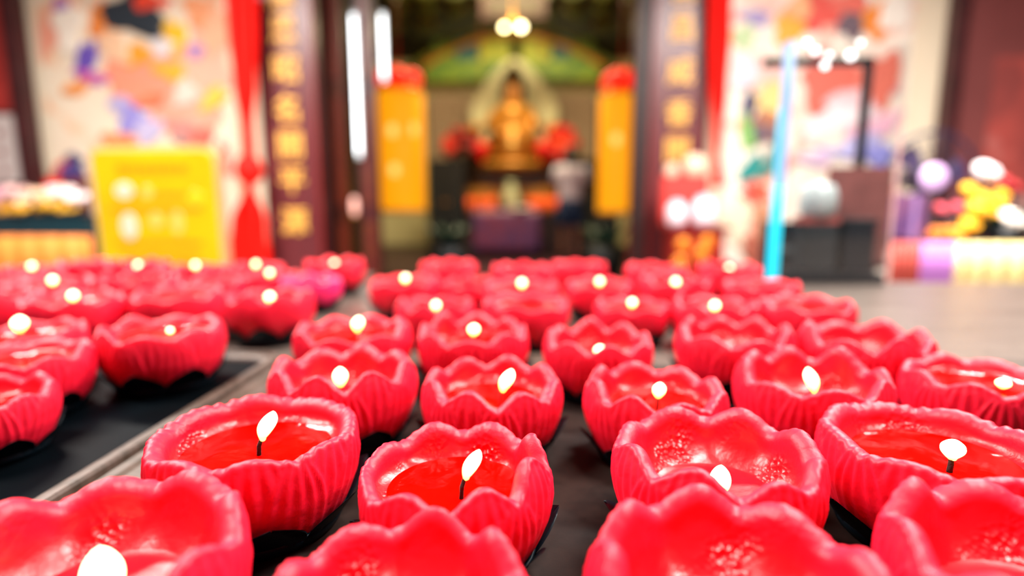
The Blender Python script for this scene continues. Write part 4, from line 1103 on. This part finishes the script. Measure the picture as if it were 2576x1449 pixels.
for q, (px, py, r, Y) in enumerate(((2440, 478, 24, 2.70), (2475, 500, 26, 2.66), (2505, 515, 28, 2.7), (2460, 525, 30, 2.62), (2490, 545, 30, 2.66), (2440, 565, 26, 2.6), (2520, 490, 20, 2.72))):
    big_flower(px, py, r, Y, 'f4b408', 'yellow flower in the bunch on the yellow-draped table', 'yellow flowers on the draped table')
big_flower(2482, 432, 34, 2.78, 'f6ecee', 'white flower rising above the yellow bunch', None)
big_flower(2548, 552, 34, 2.6, 'f8eee4', 'cream flower low beside the dark green leaves', None)
for (px, py) in ((2368, 525), (2410, 522)): big_flower(px, py, 18, 2.7, 'd84a5e', 'small rose-pink flower between fan and yellow bunch', 'rose flowers on the draped table')
for (px, py) in ((2528, 455), (2550, 470)): big_flower(px, py, 20, 2.86, 'b01820', 'dark red flower behind the white flower', 'dark red flowers on the draped table')
gd = empty('leafy_plant', (at(2510, 600, 2.66).x, 2.62, rt_z), 'dark green leafy foliage at the foot of the yellow flowers', 'plant')
rnd = random.Random(77)
lathe('pot', [(.06, 0), (.08, .03), (.075, .06), (.06, .06)], M_black, gd, n=20)
for k in range(26):
    an = rnd.random() * 6.28; d = Vector((math.cos(an), math.sin(an) * .5, .15 + .6 * rnd.random())) * (.1 + .07 * rnd.random()); s_ = Vector((-d.y, d.x, .03)).normalized() * .025; b0 = Vector((0, 0, .05))
    link_mesh('leaf', pydata([b0, b0 + d * .5 + s_, b0 + d, b0 + d * .5 - s_, b0 + d * .5 + Vector((0, -.01, .012))], [(0, 1, 4), (1, 2, 4), (2, 3, 4), (3, 0, 4)]), M_leaf, gd, smooth=False)
for px, c in ((2352, 'e07a1e'), (2392, 'f2a028')):
    o_ = empty('fruit_pile', (at(px, 600, 2.6).x, 2.58, rt_z), 'orange bowl of fruit on the violet end of the table' if px == 2352 else 'amber bowl of fruit beside the yellow bunch', 'bowl')
    lathe('bowl', [(.025, 0), (.035, .01), (.045, .035), (.042, .036)], mat('bowl_' + c, c, .4), o_, n=20)
    for k in range(4): ball('fruit', (.02 * math.cos(k * 1.57), .02 * math.sin(k * 1.57), .042), .02, mat('fruit_' + c, c, .5), o_)
# standing fan behind the table
fp = at(2330, 448, 3.2)
fan = empty('standing_fan', (fp.x, 3.2, 0), 'dark standing fan with glowing lilac hub behind the draped table', 'fan')
M_fan = mat('dark_violet_plastic', '2a2238', .4)
lathe('base', [(.2, 0), (.2, .02), (.06, .05)], M_fan, fan); tube('pole', [(0, .05, .04), (0, .05, fp.z - .05)], .018, M_fan, fan)
R_f = px_w(105, 3.2)
def ring_me(R, r, n=48, k=8):
    V, Fc = [], []
    for i in range(n):
        a = 2 * math.pi * i / n
        for j in range(k):
            b2 = 2 * math.pi * j / k; V.append(((R + r * math.cos(b2)) * math.cos(a), r * math.sin(b2), (R + r * math.cos(b2)) * math.sin(a)))
    for i in range(n):
        for j in range(k): Fc.append((i * k + j, i * k + (j + 1) % k, ((i + 1) % n) * k + (j + 1) % k, ((i + 1) % n) * k + j))
    return pydata(V, Fc)
gu = link_mesh('guard_ring', ring_me(R_f, .009), M_fan, fan, (0, -.03, fp.z)); 
for q in (.45, .72): link_mesh('guard_ring', ring_me(R_f * q, .003), M_fan, fan, (0, -.045, fp.z))
for k in range(24):
    a = k / 24 * 6.283
    tube('guard_wire', [(.05 * math.cos(a), -.05, fp.z + .05 * math.sin(a)), (R_f * math.cos(a), -.03, fp.z + R_f * math.sin(a))], .002, M_fan, fan, n=5)
for k in range(3):
    a = k / 3 * 6.283 + .3; pts = [(R_f * .85 * q * math.cos(a + w), R_f * .85 * q * math.sin(a + w)) for q, w in ((.15, -.3), (.6, -.45), (1, -.4), (1.02, 0), (.9, .3), (.5, .25), (.15, .2))]
    link_mesh('blade', slab_me(pts, .006), mat('fan_blade', '4a3c60', .4), fan, (0, 0, fp.z), smooth=False)
lathe('motor', [(.06, -.02), (.07, .03), (.06, .14), (.03, .16)], M_fan, fan, (0, 0, fp.z)).rotation_euler = (-math.pi / 2, 0, 0)
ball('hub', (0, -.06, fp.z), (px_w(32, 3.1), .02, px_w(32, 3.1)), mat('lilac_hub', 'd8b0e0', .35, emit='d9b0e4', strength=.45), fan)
# violet parcel on the table corner
vb = empty('violet_parcel', (at(2285, 600, 2.66).x, 2.68, rt_z), 'upright violet wrapped parcel at the red end of draped table', 'parcel')
box('parcel_body', (0, 0, .10), (.12, .09, .20), mat('violet_wrap', '6a4a86', .5, col2='a0688e', noise_scale=6), vb, .012); box('parcel_ribbon', (0, -.047, .10), (.02, .006, .2), mat('lilac_ribbon', 'b090d0', .5), vb)

# ------------------------------------------------------------------ red urn stand between couplet and mural
UY = 4.3
ux = at(1745, 600, UY).x
us_ = empty('urn_stand', (ux, UY, 0), 'red carved urn stand with gold ornament below the right couplet', 'stand')
zs_ = at(1745, 578, UY).z
box('stand_body', (0, 0, zs_ / 2), (.36, .3, zs_), mat('stand_red', 'a01c12', .45, noise_amt=.3), us_, .01)
box('stand_top', (0, 0, zs_ + .015), (.44, .36, .03), M_red_lacq, us_, .005)
for (px, py) in ((1712, 660), (1765, 640), (1720, 615), (1780, 610)):
    q = at(px, py, UY - .16); ball('gold_boss', (q.x - ux, -.15, q.z), (.05, .02, .05), mat('orange_gilt', 'f08a1c', .35, metal=.2), us_)
for px, w, hh in ((1702, 46, 62), (1770, 56, 74)):
    e = empty('white_jar', (at(px, 540, UY).x, UY, zs_ + .03), 'white lidded jar on the red urn stand', 'jar', 'white jars on the urn stand')
    r = px_w(w, UY) / 2; h = px_w(hh, UY)
    lathe('jar_body', [(r * .7, 0), (r, h * .15), (r, h * .7), (r * .7, h * .85)], mat('white_jar_glaze', 'f0f0fa', .3), e, n=24); lathe('jar_lid', [(r * .75, h * .85), (r * .6, h * .95), (r * .15, h)], mat('jar_lid', 'e6dcec', .3), e, n=24)
rb_ = empty('red_lamp_box', (at(1735, 480, UY).x, UY + .1, zs_ + .03), 'red box lamp with pale crown standing behind the white jars', 'lamp')
hb = at(1735, 440, UY).z - zs_ - .03
box('lamp_body', (0, 0.06, hb / 2), (.34, .08, hb), mat('bright_red_box', 'd83a34', .5), rb_, .01)
ball('lamp_crown', (.07, .06, hb + .07), (.09, .05, .09), mat('peach_glass', 'f6c8ac', .4), rb_); ball('lamp_crown', (-.1, .06, hb + .03), (.05, .04, .06), mat('peach_glass', 'f6c8ac', .4), rb_)

# ------------------------------------------------------------------ glass case with blue light strip on the table
gz = TZ
gY = on_plane(1948, 712, gz).y - .03
ga = on_plane(1950, 708, gz); gb_ = on_plane(2232, 708, gz)
gH = at(2000, 104, gY).z - gz
gx0 = at(1950, 708, gY).x; gx1 = at(2240, 702, gY).x; gw = gx1 - gx0
gc = empty('glass_case', ((gx0 + gx1) / 2, gY + .10, gz), 'upright glass case with black frame and blue light strip at table edge', 'glass case')
M_frame = mat('black_case_frame', '0e141c', .35)
M_glass = bpy.data.materials.new('clear_case_glass'); M_glass.use_nodes = True
g_ = M_glass.node_tree; g_.nodes.clear(); go = g_.nodes.new('ShaderNodeOutputMaterial'); gm = g_.nodes.new('ShaderNodeMixShader')
gt = g_.nodes.new('ShaderNodeBsdfTransparent'); gg = g_.nodes.new('ShaderNodeBsdfGlossy'); gg.inputs['Roughness'].default_value = .02
gm.inputs[0].default_value = .07; g_.links.new(gt.outputs[0], gm.inputs[1]); g_.links.new(gg.outputs[0], gm.inputs[2]); g_.links.new(gm.outputs[0], go.inputs[0])
dpt_ = .16
box('base', (0, 0, .012), (gw, dpt_, .024), M_frame, gc, .003)
box('glass_front', (0, -dpt_ / 2, gH / 2), (gw, .004, gH), M_glass, gc)
for s in (-1, 1):
    if s > 0: box('rear_post', (s * (gw / 2 - .008), dpt_ / 2 - .008, gH / 2), (.018, .018, gH), M_frame, gc)
    box('glass_side', (s * gw / 2, 0, gH / 2), (.004, dpt_, gH), M_glass, gc)
box('rear_bar', (0, dpt_ / 2 - .008, gH - .01), (gw, .018, .02), M_frame, gc)
box('inner_panel', (0, .035, .085), (gw - .02, .006, .12), mat('slate_panel', '14222c', .4), gc)
box('inner_rail', (0.02, .028, .075), (gw - .07, .006, .014), mat('pale_rail', '6a7478', .4), gc)
box('edge_strip', (gw / 2 + .001, -dpt_ / 2, gH / 2 - .08), (.004, .005, gH - .18), mat('pale_edge', 'e8b8b8', .3), gc)
M_led = mat('blue_led', '104050', .4, emit=(.012, .78, 1.0), strength=1.25)
M_led2 = mat('ice_led', '203048', .4, emit=(.42, .66, 1.0), strength=.9)
sx_ = -gw / 2 - .004
tube('light_strip', [(sx_, -dpt_ / 2 - .008, .004), (sx_, -dpt_ / 2 - .008, gH * .3), (sx_, -dpt_ / 2 - .008, gH * .42)], .0135, M_led, gc)
tube('light_strip', [(sx_ - .004, -dpt_ / 2 - .008, gH * .42), (sx_ - .004, -dpt_ / 2 - .008, gH * .74)], .008, M_led, gc)
tube('light_strip_upper', [(sx_ + .003, -dpt_ / 2 - .008, gH * .42), (sx_ + .003, -dpt_ / 2 - .008, gH * .8), (sx_ + .003, -dpt_ / 2 - .008, gH)], .0125, M_led2, gc)
M_case_glint = mat('white_glass_reflection', 'ffffff', .4, emit=(1, .98, .96), strength=3.2)  # lamp reflections on the glass, put in as small glowing balls
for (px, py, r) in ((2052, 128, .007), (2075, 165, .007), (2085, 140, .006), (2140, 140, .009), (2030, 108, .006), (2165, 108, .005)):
    q = at(px, py, gY + .08); ball('bulb_or_glint', (q.x - gc.location.x, -.02, q.z - gz), r, M_case_glint, gc)
# things in the case
wp = empty('white_pot', (at(2042, 500, gY + .12).x, gY + .085, gz + .024), 'rounded white pot on a red stand inside the glass case', 'pot')
hp_ = at(2042, 545, gY + .1).z - gz - .024
box('pot_stand', (0, 0, hp_ / 2), (.085, .06, hp_), mat('slate_stand', '1e2428', .5), wp, .004)
box('stand_band', (0, 0, hp_ - .008), (.088, .062, .018), mat('brick_band', '9a4a44', .5), wp, .002)
lathe('pot_body', [(.03, hp_), (.043, hp_ + .012), (.044, hp_ + .05), (.036, hp_ + .078), (.01, hp_ + .086)], mat('pale_blue_pot', 'aebcbc', .35), wp)
db_ = empty('dark_box', (at(2140, 600, gY + .1).x, gY + .085, gz + .024), 'small black box beside the white pot in the glass case', 'box')
box('box_body', (0, 0, .06), (.075, .06, .12), M_frame, db_, .004); box('box_lid', (0, 0, .125), (.08, .065, .012), M_black, db_, .002)
rb2 = empty('brown_cabinet_model', (at(2165, 520, gY + .14).x, gY + .155, gz + .024), 'red-brown wooden tablet standing at the back of glass case', 'tablet')
box('tablet_board', (0, 0, .13), (.16, .014, .26), mat('red_brown_tablet', '88504c', .45, noise_amt=.3, noise_scale=20), rb2, .003); box('tablet_base', (0, 0, .008), (.17, .03, .016), M_wood_dark, rb2, .002)
